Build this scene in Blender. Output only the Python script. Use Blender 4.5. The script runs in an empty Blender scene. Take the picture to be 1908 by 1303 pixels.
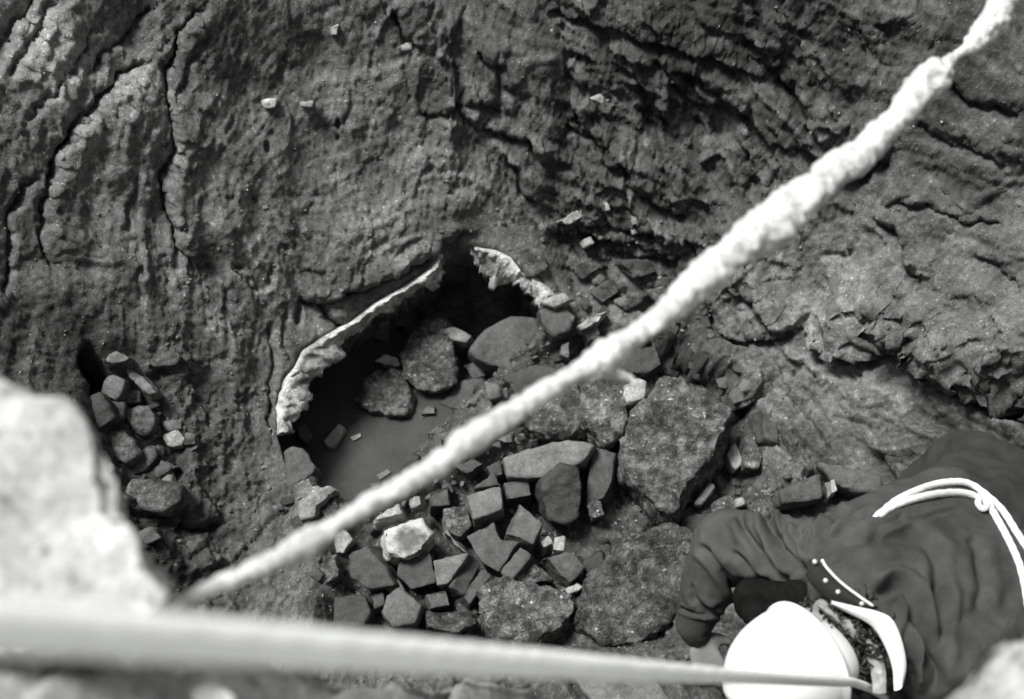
import bpy, bmesh, math, random
import numpy as np
from mathutils import Vector, Matrix, noise as mnoise

S = bpy.context.scene
COL = S.collection
rng = np.random.default_rng(7)
random.seed(7)

# ------------------------------------------------------------------ camera, sky, sun, exposure
W0, H0 = 1908.0, 1303.0
LENS, SENS = 50.0, 36.0
PITCH = math.radians(62.0)
CAM = np.array([0.0, 0.0, 3.5])
FWD = np.array([0.0, math.cos(PITCH), -math.sin(PITCH)])
UPV = np.array([0.0, math.sin(PITCH), math.cos(PITCH)])
RGT = np.array([1.0, 0.0, 0.0])
K = SENS / LENS / W0

cam_d = bpy.data.cameras.new('camera')
cam_d.lens = LENS; cam_d.sensor_width = SENS; cam_d.clip_end = 500; cam_d.clip_start = 0.05
cam_d.dof.use_dof = True; cam_d.dof.focus_distance = 3.35; cam_d.dof.aperture_fstop = 2.5
cam = bpy.data.objects.new('camera', cam_d); COL.objects.link(cam)
cam.location = CAM; cam.rotation_euler = (math.pi / 2 - PITCH, 0, 0)
S.camera = cam

SUN_TO = Vector((-0.38, 0.17, 0.90)).normalized()        # direction towards the bright part of the sky
w = bpy.data.worlds.new('World'); S.world = w; w.use_nodes = True
nt = w.node_tree; nt.nodes.clear()
sky = nt.nodes.new('ShaderNodeTexSky'); sky.sky_type = 'NISHITA'; sky.sun_disc = False
sky.sun_elevation = math.asin(SUN_TO.z); sky.sun_rotation = math.atan2(SUN_TO.x, SUN_TO.y)
bw = nt.nodes.new('ShaderNodeRGBToBW')                   # black-and-white film: the sky has no hue
bg = nt.nodes.new('ShaderNodeBackground'); bg.inputs[1].default_value = 0.05
out = nt.nodes.new('ShaderNodeOutputWorld')
nt.links.new(sky.outputs[0], bw.inputs[0]); nt.links.new(bw.outputs[0], bg.inputs[0]); nt.links.new(bg.outputs[0], out.inputs[0])
sd_ = bpy.data.lights.new('sun', 'SUN'); sd_.energy = 1.5; sd_.angle = math.radians(17); sd_.color = (1.0, 0.99, 0.97)
sun = bpy.data.objects.new('sun', sd_); COL.objects.link(sun)
sun.rotation_euler = SUN_TO.to_track_quat('Z', 'Y').to_euler()
S.view_settings.view_transform = 'Standard'; S.view_settings.look = 'None'
S.view_settings.exposure = 2.3; S.view_settings.gamma = 1.0
S.render.engine = 'CYCLES'
S.cycles.max_bounces = 6

# ------------------------------------------------------------------ small numeric helpers
def ray(px, py):
    a = (px - W0 / 2) * K; b = (H0 / 2 - py) * K
    return RGT * a + UPV * b + FWD
def at_d(px, py, d):                                     # point d metres in front of the lens plane
    return CAM + ray(px, py) * d
def at_z(px, py, z):
    r = ray(px, py); return CAM + r * ((z - CAM[2]) / r[2])
def project(P):
    v = np.asarray(P, float) - CAM
    d = v @ FWD
    return W0 / 2 + (v @ RGT) / d / K, H0 / 2 - (v @ UPV) / d / K, d
def sstep(a, b, x):
    t = np.clip((x - a) / (b - a), 0, 1); return t * t * (3 - 2 * t)

def hash2(ix, iy, seed):
    h = (ix.astype(np.int64) * 374761393 + iy.astype(np.int64) * 668265263 + seed * 974634777) & 0xFFFFFFFF
    h = ((h ^ (h >> 13)) * 1274126177) & 0xFFFFFFFF
    h = ((h ^ (h >> 16)) * 2246822519) & 0xFFFFFFFF
    return (h ^ (h >> 15)) & 0xFFFFFFFF
def rnd2(ix, iy, seed): return hash2(ix, iy, seed) / 4294967295.0
def perlin(x, y, seed=0):
    x = np.asarray(x, float); y = np.asarray(y, float)
    x0 = np.floor(x); y0 = np.floor(y); fx = x - x0; fy = y - y0
    u = fx * fx * fx * (fx * (fx * 6 - 15) + 10); v = fy * fy * fy * (fy * (fy * 6 - 15) + 10)
    def g(ix, iy, dx, dy):
        a = rnd2(ix, iy, seed) * 2 * np.pi
        return np.cos(a) * dx + np.sin(a) * dy
    n00 = g(x0, y0, fx, fy); n10 = g(x0 + 1, y0, fx - 1, fy)
    n01 = g(x0, y0 + 1, fx, fy - 1); n11 = g(x0 + 1, y0 + 1, fx - 1, fy - 1)
    return ((n00 * (1 - u) + n10 * u) * (1 - v) + (n01 * (1 - u) + n11 * u) * v) * 1.5
def fbm(x, y, seed=0, octs=4, gain=0.5, lac=2.03):
    s = 0; a = 1.0; f = 1.0
    for o in range(octs):
        s = s + a * perlin(x * f + o * 17.3, y * f - o * 9.1, seed + o); a *= gain; f *= lac
    return s
def plates(x, y, seed=0, tilt=1.0):
    """broken-plate relief: every voronoi cell is its own tilted plane; also returns F2-F1"""
    x0 = np.floor(x); y0 = np.floor(y)
    f1 = np.full(x.shape, 9.0); f2 = np.full(x.shape, 9.0); h = np.zeros(x.shape)
    for i in (-1, 0, 1):
        for j in (-1, 0, 1):
            cx = x0 + i; cy = y0 + j
            px = cx + rnd2(cx, cy, seed); py = cy + rnd2(cx, cy, seed + 1)
            d = np.hypot(px - x, py - y)
            pl = (rnd2(cx, cy, seed + 2) - .5) + tilt * ((rnd2(cx, cy, seed + 3) - .5) * (x - px) + (rnd2(cx, cy, seed + 4) - .5) * (y - py)) * 2
            nearer = d < f1
            f2 = np.where(nearer, f1, np.minimum(f2, d)); h = np.where(nearer, pl, h); f1 = np.where(nearer, d, f1)
    return h, f2 - f1

def seg_dist(X, Y, poly, closed=False):
    """distance to a polyline, side (+ left), parameter along it 0..1, nearest segment"""
    P = np.asarray(poly, float)
    if closed: P = np.vstack([P, P[:1]])
    L = np.r_[0, np.cumsum(np.hypot(*(P[1:] - P[:-1]).T))]
    best = np.full(X.shape, 1e9); side = np.zeros(X.shape); par = np.zeros(X.shape); idx = np.zeros(X.shape, int)
    for k in range(len(P) - 1):
        a = P[k]; d = P[k + 1] - a; l2 = d @ d + 1e-12
        t = np.clip(((X - a[0]) * d[0] + (Y - a[1]) * d[1]) / l2, 0, 1)
        ex = X - a[0] - t * d[0]; ey = Y - a[1] - t * d[1]
        dd = np.hypot(ex, ey); m = dd < best
        best = np.where(m, dd, best); side = np.where(m, np.sign(d[0] * (Y - a[1]) - d[1] * (X - a[0])), side)
        par = np.where(m, (L[k] + t * math.sqrt(l2)) / L[-1], par); idx = np.where(m, k, idx)
    return best, side, par, idx
def inside(X, Y, poly):
    P = np.asarray(poly, float); r = np.zeros(X.shape, bool); j = len(P) - 1
    for i in range(len(P)):
        c = ((P[i, 1] > Y) != (P[j, 1] > Y))
        xx = (P[j, 0] - P[i, 0]) * (Y - P[i, 1]) / (P[j, 1] - P[i, 1] + 1e-12) + P[i, 0]
        r ^= c & (X < xx); j = i
    return r
def resample(P, n):
    P = np.asarray(P, float); L = np.r_[0, np.cumsum(np.linalg.norm(P[1:] - P[:-1], axis=1))]
    t = np.linspace(0, L[-1], n)
    return np.stack([np.interp(t, L, P[:, k]) for k in range(P.shape[1])], 1)
def smooth_curve(P, n):
    """Catmull-Rom through P"""
    P = np.asarray(P, float); Q = np.vstack([2 * P[0] - P[1], P, 2 * P[-1] - P[-2]])
    o = []; m = len(P) - 1
    for s in np.linspace(0, m, n):
        k = min(int(s), m - 1); t = s - k
        a, b, c, d = Q[k], Q[k + 1], Q[k + 2], Q[k + 3]
        o.append(0.5 * (2 * b + (c - a) * t + (2 * a - 5 * b + 4 * c - d) * t * t + (3 * b - a - 3 * c + d) * t ** 3))
    return np.array(o)

# ------------------------------------------------------------------ object helpers
def mesh_from(name, verts, faces, smooth=True):
    me = bpy.data.meshes.new(name)
    v = np.asarray(verts, np.float32); f = np.asarray(faces, np.int32)
    me.vertices.add(len(v)); me.vertices.foreach_set('co', v.ravel())
    n, k = f.shape
    me.loops.add(n * k); me.loops.foreach_set('vertex_index', f.ravel())
    me.polygons.add(n); me.polygons.foreach_set('loop_start', np.arange(0, n * k, k, dtype=np.int32))
    me.polygons.foreach_set('loop_total', np.full(n, k, np.int32))
    me.update(calc_edges=True); me.validate()
    me.polygons.foreach_set('use_smooth', np.full(len(me.polygons), smooth))
    return me
def link(name, me, mat=None, parent=None, loc=None):
    o = bpy.data.objects.new(name, me); COL.objects.link(o)
    if mat is not None: me.materials.append(mat)
    if parent is not None: o.parent = parent
    if loc is not None: o.location = loc
    return o
def tag(o, label=None, cat=None, group=None, kind=None):
    for k, v in (('label', label), ('category', cat), ('group', group), ('kind', kind)):
        if v: o[k] = v
    return o
def empty(name, loc, label, cat, group=None):
    o = bpy.data.objects.new(name, None); COL.objects.link(o); o.location = loc
    return tag(o, label, cat, group)
def centred(name, verts, faces, mat, parent=None, smooth=True):
    v = np.asarray(verts, float); c = v.mean(0)
    if parent is not None:
        c = np.array(parent.location)
        return link(name, mesh_from(name, v - c, faces, smooth), mat, parent)
    c[2] = v[:, 2].min()
    return link(name, mesh_from(name, v - c, faces, smooth), mat, None, c)
def grid_faces(nu, nv, closed_u=False):
    i = np.arange(nu if closed_u else nu - 1); j = np.arange(nv - 1)
    I, J = np.meshgrid(i, j, indexing='ij'); I2 = (I + 1) % nu
    return np.stack([I * nv + J, I2 * nv + J, I2 * nv + J + 1, I * nv + J + 1], -1).reshape(-1, 4)

# ------------------------------------------------------------------ materials
def new_mat(name):
    m = bpy.data.materials.new(name); m.use_nodes = True
    t = m.node_tree; b = t.nodes['Principled BSDF']; return m, t, b
def nd(t, kind, **kw):
    n = t.nodes.new(kind)
    for k, v in kw.items():
        if k in n.inputs: n.inputs[k].default_value = v
        else: setattr(n, k, v)
    return n
def noise_node(t, vec, scale, detail=4, rough=0.6, dist=0.0):
    n = nd(t, 'ShaderNodeTexNoise'); n.inputs['Scale'].default_value = scale; n.inputs['Detail'].default_value = detail
    n.inputs['Roughness'].default_value = rough; n.inputs['Distortion'].default_value = dist
    t.links.new(vec, n.inputs['Vector']); return n.outputs['Fac']
def maprange(t, v, a, b, c, d):
    n = nd(t, 'ShaderNodeMapRange'); n.inputs[1].default_value = a; n.inputs[2].default_value = b
    n.inputs[3].default_value = c; n.inputs[4].default_value = d; t.links.new(v, n.inputs[0]); return n.outputs[0]
def mth(t, op, a, b):
    n = nd(t, 'ShaderNodeMath', operation=op)
    for k, v in ((0, a), (1, b)):
        if isinstance(v, (int, float)): n.inputs[k].default_value = v
        else: t.links.new(v, n.inputs[k])
    return n.outputs[0]
def tint(t, v, b):
    """grey value -> colour with the faint green of the print"""
    c = nd(t, 'ShaderNodeCombineColor')
    for k, g in enumerate((0.985, 1.0, 0.975)):
        t.links.new(mth(t, 'MULTIPLY', v, g), c.inputs[k])
    t.links.new(c.outputs[0], b.inputs['Base Color'])
def rock_mat(name, tone, contrast=0.45, scale=9.0, speck=0.5, rough=0.8, bump=0.6, attr=None, spec=0.3, fine=1.0, bdist=0.004, sharp=.18):
    m, t, b = new_mat(name)
    tc = nd(t, 'ShaderNodeTexCoord'); oi = nd(t, 'ShaderNodeObjectInfo')
    add = nd(t, 'ShaderNodeVectorMath', operation='ADD'); mul = nd(t, 'ShaderNodeMath', operation='MULTIPLY'); mul.inputs[1].default_value = 37.0
    t.links.new(oi.outputs['Random'], mul.inputs[0]); t.links.new(tc.outputs['Object'], add.inputs[0]); t.links.new(mul.outputs[0], add.inputs[1])
    v = add.outputs[0]
    n1 = maprange(t, noise_node(t, v, scale, 5, 0.65, 0.6), .5 - sharp, .5 + sharp, 1 - contrast, 1 + contrast)
    n2 = maprange(t, noise_node(t, v, scale * 6 * fine, 5, 0.7), .5 - sharp, .5 + sharp, 1 - contrast * 0.9, 1 + contrast * 0.9)
    n3 = maprange(t, noise_node(t, v, scale * 26 * fine, 3, 0.7), 0.3, 0.7, 0.72, 1.28)
    val = mth(t, 'MULTIPLY', mth(t, 'MULTIPLY', n1, n2), n3)
    # pale mineral grains and dark pits
    sp = maprange(t, noise_node(t, v, scale * 13 * fine, 2, 0.5), 0.66, 0.74, 0.0, speck)
    val = mth(t, 'MULTIPLY', val, mth(t, 'ADD', 1.0, mth(t, 'MULTIPLY', sp, 2.2)))
    pit = maprange(t, noise_node(t, v, scale * 17 * fine, 2, 0.5), 0.27, 0.34, 0.35, 1.0)
    val = mth(t, 'MULTIPLY', val, pit)
    if attr:
        an = nd(t, 'ShaderNodeAttribute', attribute_name=attr); base = mth(t, 'MULTIPLY', an.outputs['Fac'], tone)
    else:
        base = tone
    val = mth(t, 'MULTIPLY', val, base)
    if not attr: val = mth(t, 'MULTIPLY', val, maprange(t, oi.outputs['Random'], 0, 1, .75, 1.25))
    tint(t, val, b)
    b.inputs['Roughness'].default_value = rough; b.inputs['Specular IOR Level'].default_value = spec
    h = mth(t, 'ADD', mth(t, 'MULTIPLY', noise_node(t, v, scale * 7 * fine, 6, 0.72, 0.4), 1.0), mth(t, 'MULTIPLY', noise_node(t, v, scale * 28 * fine, 3, 0.7), 0.35))
    bp = nd(t, 'ShaderNodeBump'); bp.inputs['Strength'].default_value = bump; bp.inputs['Distance'].default_value = bdist * 4
    t.links.new(h, bp.inputs['Height']); t.links.new(bp.outputs[0], b.inputs['Normal'])
    return m
def plain_mat(name, tone, rough=0.6, var=0.12, scale=30, bump=0.0, bscale=120, spec=0.4):
    m, t, b = new_mat(name); tc = nd(t, 'ShaderNodeTexCoord'); v = tc.outputs['Object']
    val = mth(t, 'MULTIPLY', maprange(t, noise_node(t, v, scale, 4, 0.6), 0.3, 0.7, 1 - var, 1 + var), tone)
    tint(t, val, b); b.inputs['Roughness'].default_value = rough; b.inputs['Specular IOR Level'].default_value = spec
    if bump:
        bp = nd(t, 'ShaderNodeBump'); bp.inputs['Strength'].default_value = bump; bp.inputs['Distance'].default_value = 0.004
        t.links.new(noise_node(t, v, bscale, 4, 0.65), bp.inputs['Height']); t.links.new(bp.outputs[0], b.inputs['Normal'])
    return m

M_GROUND = rock_mat('wet_clay_rock', 0.070, contrast=0.36, scale=9, speck=0.75, rough=0.72, bump=0.85, attr='tone', spec=0.35, bdist=.0022, sharp=.13)
M_BLOCK = rock_mat('dark_block', 0.060, contrast=0.30, scale=14, speck=0.25, rough=0.75, bump=0.35, fine=0.8)
M_BLOCK_L = rock_mat('grey_block', 0.100, contrast=0.30, scale=14, speck=0.2, rough=0.8, bump=0.35, fine=0.8)
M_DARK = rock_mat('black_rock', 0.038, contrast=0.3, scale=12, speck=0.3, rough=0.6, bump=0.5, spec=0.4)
M_ROUGH = rock_mat('coarse_rock', 0.145, contrast=0.60, scale=15, speck=1.3, rough=0.85, bump=1.0, bdist=.012, fine=.42, sharp=.11)
M_PALE = rock_mat('pale_rock', 0.27, contrast=0.35, scale=16, speck=0.1, rough=0.85, bump=0.6)
M_CRUST = rock_mat('pale_crust', 0.50, contrast=0.55, scale=13, speck=0.1, rough=0.85, bump=0.7)
M_RIM = rock_mat('pale_rim_rock', 0.42, contrast=0.22, scale=7, speck=0.1, rough=0.9, bump=0.5, fine=0.5)  # pale rock of the near rim
M_LEDGE = rock_mat('rim_ledge_rock', 0.38, contrast=0.32, scale=7, speck=0.2, rough=0.9, bump=0.6, fine=0.5)

# ------------------------------------------------------------------ the pit: base form
FC = at_z(1010, 900, 0.0)[:2]
def zbase(x, y):
    x = np.asarray(x, float); y = np.asarray(y, float)
    dx = x - FC[0]; dy = y - FC[1]
    rx = np.where(dx < 0, 0.80, 0.86); ry = 0.62
    yy = np.where(dy > 0, dy / ry, dy / 6.0)
    r = np.sqrt((dx / rx) ** 2 + yy ** 2 + 1e-9)
    d = np.maximum(r - 0.92, 0) * 0.74
    d = d * d / (d + 0.10)
    z = 1.12 * d
    near = np.maximum(0.30 - y, 0); z = z + 2.2 * near * near / (near + 0.12)     # the wall under the photographer
    top = 2.5
    z = np.where(z > top - 0.6, top - 0.6 + 0.6 * (1 - np.exp(-(z - top + 0.6) / 0.6)), z)
    return z
TS = np.arange(0.9, 9.0, 0.015)
def hit(px, py, f, lift=0.0):
    r = ray(px, py); P = CAM[None, :] + TS[:, None] * r[None, :]
    g = P[:, 2] - f(P[:, 0], P[:, 1]) - lift
    k = int(np.argmax(g < 0)) if (g < 0).any() else len(g) - 1
    if k == 0: return P[0]
    a, b = g[k - 1], g[k]; t = a / (a - b + 1e-12)
    return P[k - 1] * (1 - t) + P[k] * t
def on_base(px, py, lift=0.0): return hit(px, py, zbase, lift)

# edge of the broken crust round the hole, clockwise from lower left
CR_IN = [(549,806),(552,785),(573,762),(573,748),(581,729),(582,711),(607,692),(637,665),(634,649),(661,622),(693,600),(699,590),(736,574),(758,555),(796,533),(804,539),(828,523),(829,506),(823,494),(824,477)]
CR_OUT = [(529,806),(526,770),(527,745),(535,711),(554,689),(567,660),(590,645),(607,635),(640,617),(664,603),(701,574),(728,557),(758,541),(785,523),(812,504),(819,490),(822,474)]
CR2_IN = [(877,473),(896,505),(923,532),(937,526),(963,537),(990,557),(1004,574)]
CR2_OUT = [(884,468),(924,474),(952,488),(976,508),(1000,530),(1020,552)]
HOLE_PX = CR_OUT + [(845,466)] + CR2_OUT + [(1022,600),(1000,660),(960,720),(900,790),(820,860),(740,925),(660,950),(590,905),(540,860)]
HOLE_W = [0.045] * len(CR_OUT) + [0.045] + [0.05] * len(CR2_OUT) + [0.10, 0.22, 0.30, 0.30, 0.28, 0.26, 0.12, 0.06, 0.05]
HOLE = np.array([on_base(x, y)[:2] for x, y in HOLE_PX]); HOLE_W = np.array(HOLE_W)
RUB_PX = [(900,640),(1080,580),(1240,650),(1330,690),(1420,760),(1450,900),(1320,1000),(1260,1200),(900,1240),(600,1200),(600,960),(800,870),(960,760)]
RUB = np.array([on_base(x, y)[:2] for x, y in RUB_PX])
LRUB = np.array([on_base(x, y)[:2] for x, y in [(160,650),(250,690),(300,740),(350,800),(340,890),(280,940),(200,900),(150,760)]])
ZCAV = -0.33
def hole_terms(x, y):
    d, s, p, k = seg_dist(x, y, HOLE, True)
    ins = inside(x, y, HOLE); sd = np.where(ins, d, -d)
    sd = sd + 0.016 * (HOLE_W[k] < 0.06)
    # blend the wall width of neighbouring edges
    wv = np.zeros(x.shape); ws = np.zeros(x.shape)
    for q in range(len(HOLE)):
        a = HOLE[q]; g = 1 / (((x - a[0]) ** 2 + (y - a[1]) ** 2) ** 2 + 1e-6); wv += g * HOLE_W[q]; ws += g
    return sd, wv / ws
def macro(x, y):
    x = np.asarray(x, float); y = np.asarray(y, float)
    z = zbase(x, y)
    d, *_ = seg_dist(x, y, RUB, True); s = np.where(inside(x, y, RUB), d, -d)
    z = z - 0.13 * sstep(-0.03, 0.07, s)
    d, *_ = seg_dist(x, y, LRUB, True); s = np.where(inside(x, y, LRUB), d, -d)
    z = z - 0.09 * sstep(-0.02, 0.05, s)
    sd, wd = hole_terms(x, y)
    s = sstep(0, 1, sd / wd)
    return z * (1 - s) + (ZCAV + 0.10 * sstep(0.3, 0.9, x - HOLE[:, 0].min())) * s
def on_macro(px, py, lift=0.0): return hit(px, py, macro, lift)

# ------------------------------------------------------------------ the pit: relief
def axis(a, b, step, n_out, reach):
    core = np.arange(a, b + step * .5, step)
    g = np.linspace(0, 1, n_out + 1)[1:]
    off = step * n_out * g + reach * g ** 4
    return np.r_[(a - off)[::-1], core, core[-1] + off]
STEP = 0.0048
gx = axis(-1.70, 1.70, STEP, 40, 24.0); gy = axis(0.25, 3.00, STEP, 40, 24.0)
GX, GY = np.meshgrid(gx, gy, indexing='ij'); NX, NY = GX.shape
nin = 40
def fine_mask(X, Y):
    return sstep(-2.1, -1.7, X) * (1 - sstep(1.7, 2.1, X)) * sstep(-0.1, 0.2, Y) * (1 - sstep(3.0, 3.4, Y))
Zm = macro(GX, GY)
eps = 0.012
Zb = zbase(GX, GY)
bx = (zbase(GX + eps, GY) - zbase(GX - eps, GY)) / (2 * eps); by = (zbase(GX, GY + eps) - zbase(GX, GY - eps)) / (2 * eps)
NRM = np.stack([-bx, -by, np.ones_like(bx)], -1); NRM /= np.linalg.norm(NRM, axis=-1, keepdims=True)

# direction in which the beds run, read off the face
FLOW = [((60,60),(-.62,.78)),((200,150),(-.66,.75)),((330,60),(-.55,.83)),((120,330),(-.35,.94)),((330,300),(-.05,1)),((60,520),(-.1,1)),((300,520),(.1,1)),
        ((450,250),(.45,-.6)),((500,420),(.5,.6)),((480,700),(.05,1)),((420,900),(.2,1)),((700,330),(.9,-.38)),((620,150),(.93,-.3)),((700,520),(.86,-.5)),
        ((900,80),(.8,.55)),((950,300),(.75,.62)),((1100,200),(.72,.68)),((1150,420),(.95,.2)),((1300,60),(.9,.36)),((1350,250),(.72,.66)),((1500,120),(.76,.62)),
        ((1700,60),(.85,.45)),((1650,300),(.86,.5)),((1850,300),(.95,.3)),((1600,520),(.85,.45)),((1800,620),(.8,.6)),((1350,560),(.6,.8)),((1500,750),(.62,.78)),((1700,780),(.75,.62)),((850,430),(.95,-.2))]
fp = []; fv = []
for (px, py), (dx, dy) in FLOW:
    a = on_base(px - dx * 15, py - dy * 15); b = on_base(px + dx * 15, py + dy * 15); q = (b - a)[:2]
    fp.append((a + b)[:2] / 2); th = 2 * math.atan2(q[1], q[0]); fv.append((math.cos(th), math.sin(th)))
VX = np.zeros_like(GX); VY = np.zeros_like(GX)
for p, v in zip(fp, fv):
    g = 1 / (((GX - p[0]) ** 2 + (GY - p[1]) ** 2) ** 1.5 + 0.002); VX += g * v[0]; VY += g * v[1]
ANG = np.arctan2(VY, VX) / 2 + 0.35 * fbm(GX * 2.6, GY * 2.6, 90, 3)
DX = np.cos(ANG).astype(np.float32); DY = np.sin(ANG).astype(np.float32)
I0, J0 = np.meshgrid(np.arange(NX, dtype=np.float32), np.arange(NY, dtype=np.float32), indexing='ij')
def lic(src, n):
    """smear a field along the bedding so it becomes streaks and laminae"""
    acc = src.astype(np.float32).copy(); tot = 1.0
    for sgn in (1, -1):
        I = I0.copy(); J = J0.copy(); di = DX * sgn; dj = DY * sgn
        for k in range(n):
            I += di * 1.4; J += dj * 1.4
            ii = np.clip(I + .5, 0, NX - 1).astype(np.int32); jj = np.clip(J + .5, 0, NY - 1).astype(np.int32)
            nx = DX[ii, jj]; ny = DY[ii, jj]; flip = np.where(nx * di + ny * dj < 0, -1, 1).astype(np.float32)
            di = nx * flip; dj = ny * flip
            wgt = 1 - (k + 1) / (n + 1.0); acc += src[ii, jj] * wgt; tot += wgt
    acc /= tot; return (acc - acc.mean()) / (acc.std() + 1e-9)

wx = GX + 0.030 * fbm(GX * 7, GY * 7, 11, 3); wy = GY + 0.030 * fbm(GX * 7, GY * 7, 21, 3)
jx = GX + 0.012 * fbm(GX * 22, GY * 22, 31, 3); jy = GY + 0.012 * fbm(GX * 22, GY * 22, 41, 3)
streak_w = lic(perlin(GX * 26, GY * 26, 5) + 0.6 * perlin(GX * 48, GY * 48, 6), 34)
streak_l = lic(perlin(GX * 9, GY * 9, 15) + .5 * perlin(GX * 17, GY * 17, 16), 60)
streak_f = lic(rng.standard_normal(GX.shape), 16)
grain = rng.standard_normal(GX.shape)
grain = (grain + np.roll(grain, 1, 0) + np.roll(grain, 1, 1) + np.roll(grain, (1, 1), (0, 1))) / 2
# plates lie along the beds: stretch their cells with the local direction of the whole side
ca = np.cos(ANG); sa = np.sin(ANG)
def bed(th, sx, sy, X, Y):
    c, q = math.cos(th), math.sin(th); return (X * c + Y * q) * sx, (-X * q + Y * c) * sy
rightness = sstep(-0.15, 0.15, GX - 0.1 + 0.25 * (GY - 1.8))
def bedded(sx, sy, X, Y, seed, tilt):
    a, ea = plates(*bed(math.radians(-38), sx, sy, X, Y), seed, tilt); b, eb = plates(*bed(math.radians(62), sx, sy, X, Y), seed + 5, tilt)
    return np.where(rightness > .5, a, b), np.where(rightness > .5, ea, eb)
pl1, e1 = bedded(5.0, 9.0, wx, wy, 51, 0.9)
pl2, e2 = bedded(11, 24, GX * .4 + wx * .6, GY * .4 + wy * .6, 61, 1.1)
pl3, e3 = bedded(28, 58, GX * .5 + jx * .5, GY * .5 + jy * .5, 71, 1.2)
broken = sstep(-0.25, 0.5, fbm(GX * 2.0 + 5, GY * 2.0, 81, 3) + 0.35 * sstep(0.0, 0.7, GX))          # some of the face is smooth clay, some broken
smooth_c = on_base(640, 350)[:2]
broken *= 1 - 0.75 * np.exp(-(((GX - smooth_c[0]) / 0.42) ** 2 + ((GY - smooth_c[1]) / 0.34) ** 2) ** 1.5)
lw = on_base(1640, 500)[:2]; broken *= (1 - 0.55 * sstep(-0.1, -0.5, GX)) * (1 - .7 * np.exp(-(((GX - lw[0]) / .34) ** 2 + ((GY - lw[1]) / .26) ** 2) ** 1.5))
broken = 0.10 + 0.90 * broken
rp = np.abs(streak_w); ridge = np.exp(-rp * 2.4)                                                 # thin seams where the streak field crosses zero
tl = streak_l * 1.25 + .25 * fbm(GX * 9, GY * 9, 105, 3); fr = tl - np.floor(tl)
h = 0.034 * fbm(GX * 3.1, GY * 3.1, 101, 3) + 0.008 * fbm(GX * 11, GY * 11, 111, 3)
sm_z = on_base(640, 330)[:2]; terr = 1 - .65 * np.exp(-(((GX - sm_z[0]) / .40) ** 2 + ((GY - sm_z[1]) / .40) ** 2) ** 1.5)
sl_z = on_base(400, 820)[:2]; terr *= 1 - .75 * np.exp(-(((GX - sl_z[0]) / .42) ** 2 + ((GY - sl_z[1]) / .5) ** 2) ** 1.5)
h = h + 0.0065 * terr * (np.floor(tl) + sstep(0.0, 0.22, fr) - .35 * fr)
h = h + broken * (0.036 * pl1 + 0.019 * pl2 + 0.0065 * pl3) + 0.0012 * pl3 + 0.0022 * pl2
h = h + (0.12 + 0.88 * broken) * 0.0036 * streak_w - broken * 0.006 * ridge
h = h + 0.0011 * streak_f * (0.5 + broken) + 0.0012 * grain + 0.0012 * fbm(GX * 48, GY * 48, 121, 3)
seam2 = sstep(0.55, 0.95, fbm(wx * 5, wy * 5, 131, 3)) * broken
h = h - 0.017 * seam2 * np.exp(-(e2 / 0.07) ** 2) - 0.006 * broken * np.exp(-(e3 / 0.08) ** 2)
sdh, wh = hole_terms(GX, GY)
h = h * (1 - 0.85 * (wh < 0.075) * np.exp(-(np.maximum(np.abs(sdh + 0.02) - 0.02, 0) / 0.02) ** 2))
SH = np.zeros(GX.shape + (2,))                                                                  # sideways shift: lets lips overhang

def carve(px_line, width, depth, step=0.0, fade=0.12, jag=1.0, lip=0.6):
    """a crack along a line on the face; step > 0 raises the ground on the left of its direction"""
    global h
    P = np.array([on_base(x, y)[:2] for x, y in px_line]); P = resample(P, max(4, len(P) * 3))
    m = fade * 3 + width * 3 + 0.03
    i0, i1 = np.searchsorted(gx, [P[:, 0].min() - m, P[:, 0].max() + m]); j0, j1 = np.searchsorted(gy, [P[:, 1].min() - m, P[:, 1].max() + m])
    sl = (slice(i0, i1), slice(j0, j1))
    X = GX[sl] + jag * (jx[sl] - GX[sl]) * 0.8; Y = GY[sl] + jag * (jy[sl] - GY[sl]) * 0.8
    d, s, t, k = seg_dist(X, Y, P)
    end = sstep(0, 0.14, t) * (1 - sstep(0.86, 1, t))
    wob = 0.65 + 0.5 * perlin(GX[sl] * 14, GY[sl] * 14, 141)
    h[sl] -= depth * end * np.clip(wob, .25, 1.4) * np.exp(-(d / width) ** 2)
    if step:
        up = s > 0
        h[sl] += step * end * np.where(up, np.exp(-d / fade), -0.5 * np.exp(-d / fade))
        gxd, gyd = np.gradient(d, gx[i0:i1], gy[j0:j1])
        sh = np.where(up, lip * step * end * np.exp(-d / (fade * .35)), 0)
        SH[sl][..., 0] -= sh * np.clip(gxd, -1, 1); SH[sl][..., 1] -= sh * np.clip(gyd, -1, 1)

# long open joints on the left of the face
carve([(86,-20),(38,45),(21,73),(0,121),(-20,170)], .009, .06, .03)
carve([(131,0),(100,28),(69,90),(48,117),(30,150)], .007, .045, .02)
carve([(314,3),(276,38),(249,79),(228,90),(190,128),(166,149)], .007, .05, .02)
carve([(310,112),(249,138),(193,193),(152,231),(131,263),(111,304),(93,380),(90,428),(95,480),(115,520)], .009, .065, .03)
carve([(400,-5),(345,59),(335,100),(318,131),(318,173),(325,225),(332,263),(328,297),(307,338),(311,380),(328,411),(332,450),(350,470),(375,520)], .009, .07, .035)
carve([(397,69),(363,114),(345,155),(328,183)], .006, .035)
carve([(79,304),(76,332),(21,397),(31,432),(31,480),(10,560)], .007, .05, .02)
carve([(259,321),(255,363),(241,397),(235,440)], .005, .025)
carve([(205,20),(180,70),(150,120),(100,180),(40,240)], .006, .03, .012)
carve([(250,430),(262,480),(250,520),(255,560)], .005, .02)
carve([(420,485),(470,540),(495,545),(505,470)], .005, .02, -.01)
carve([(508,590),(514,650),(512,720),(506,800),(512,860)], .007, .035, .012)
carve([(530,560),(528,620),(540,680)], .005, .02)
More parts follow.
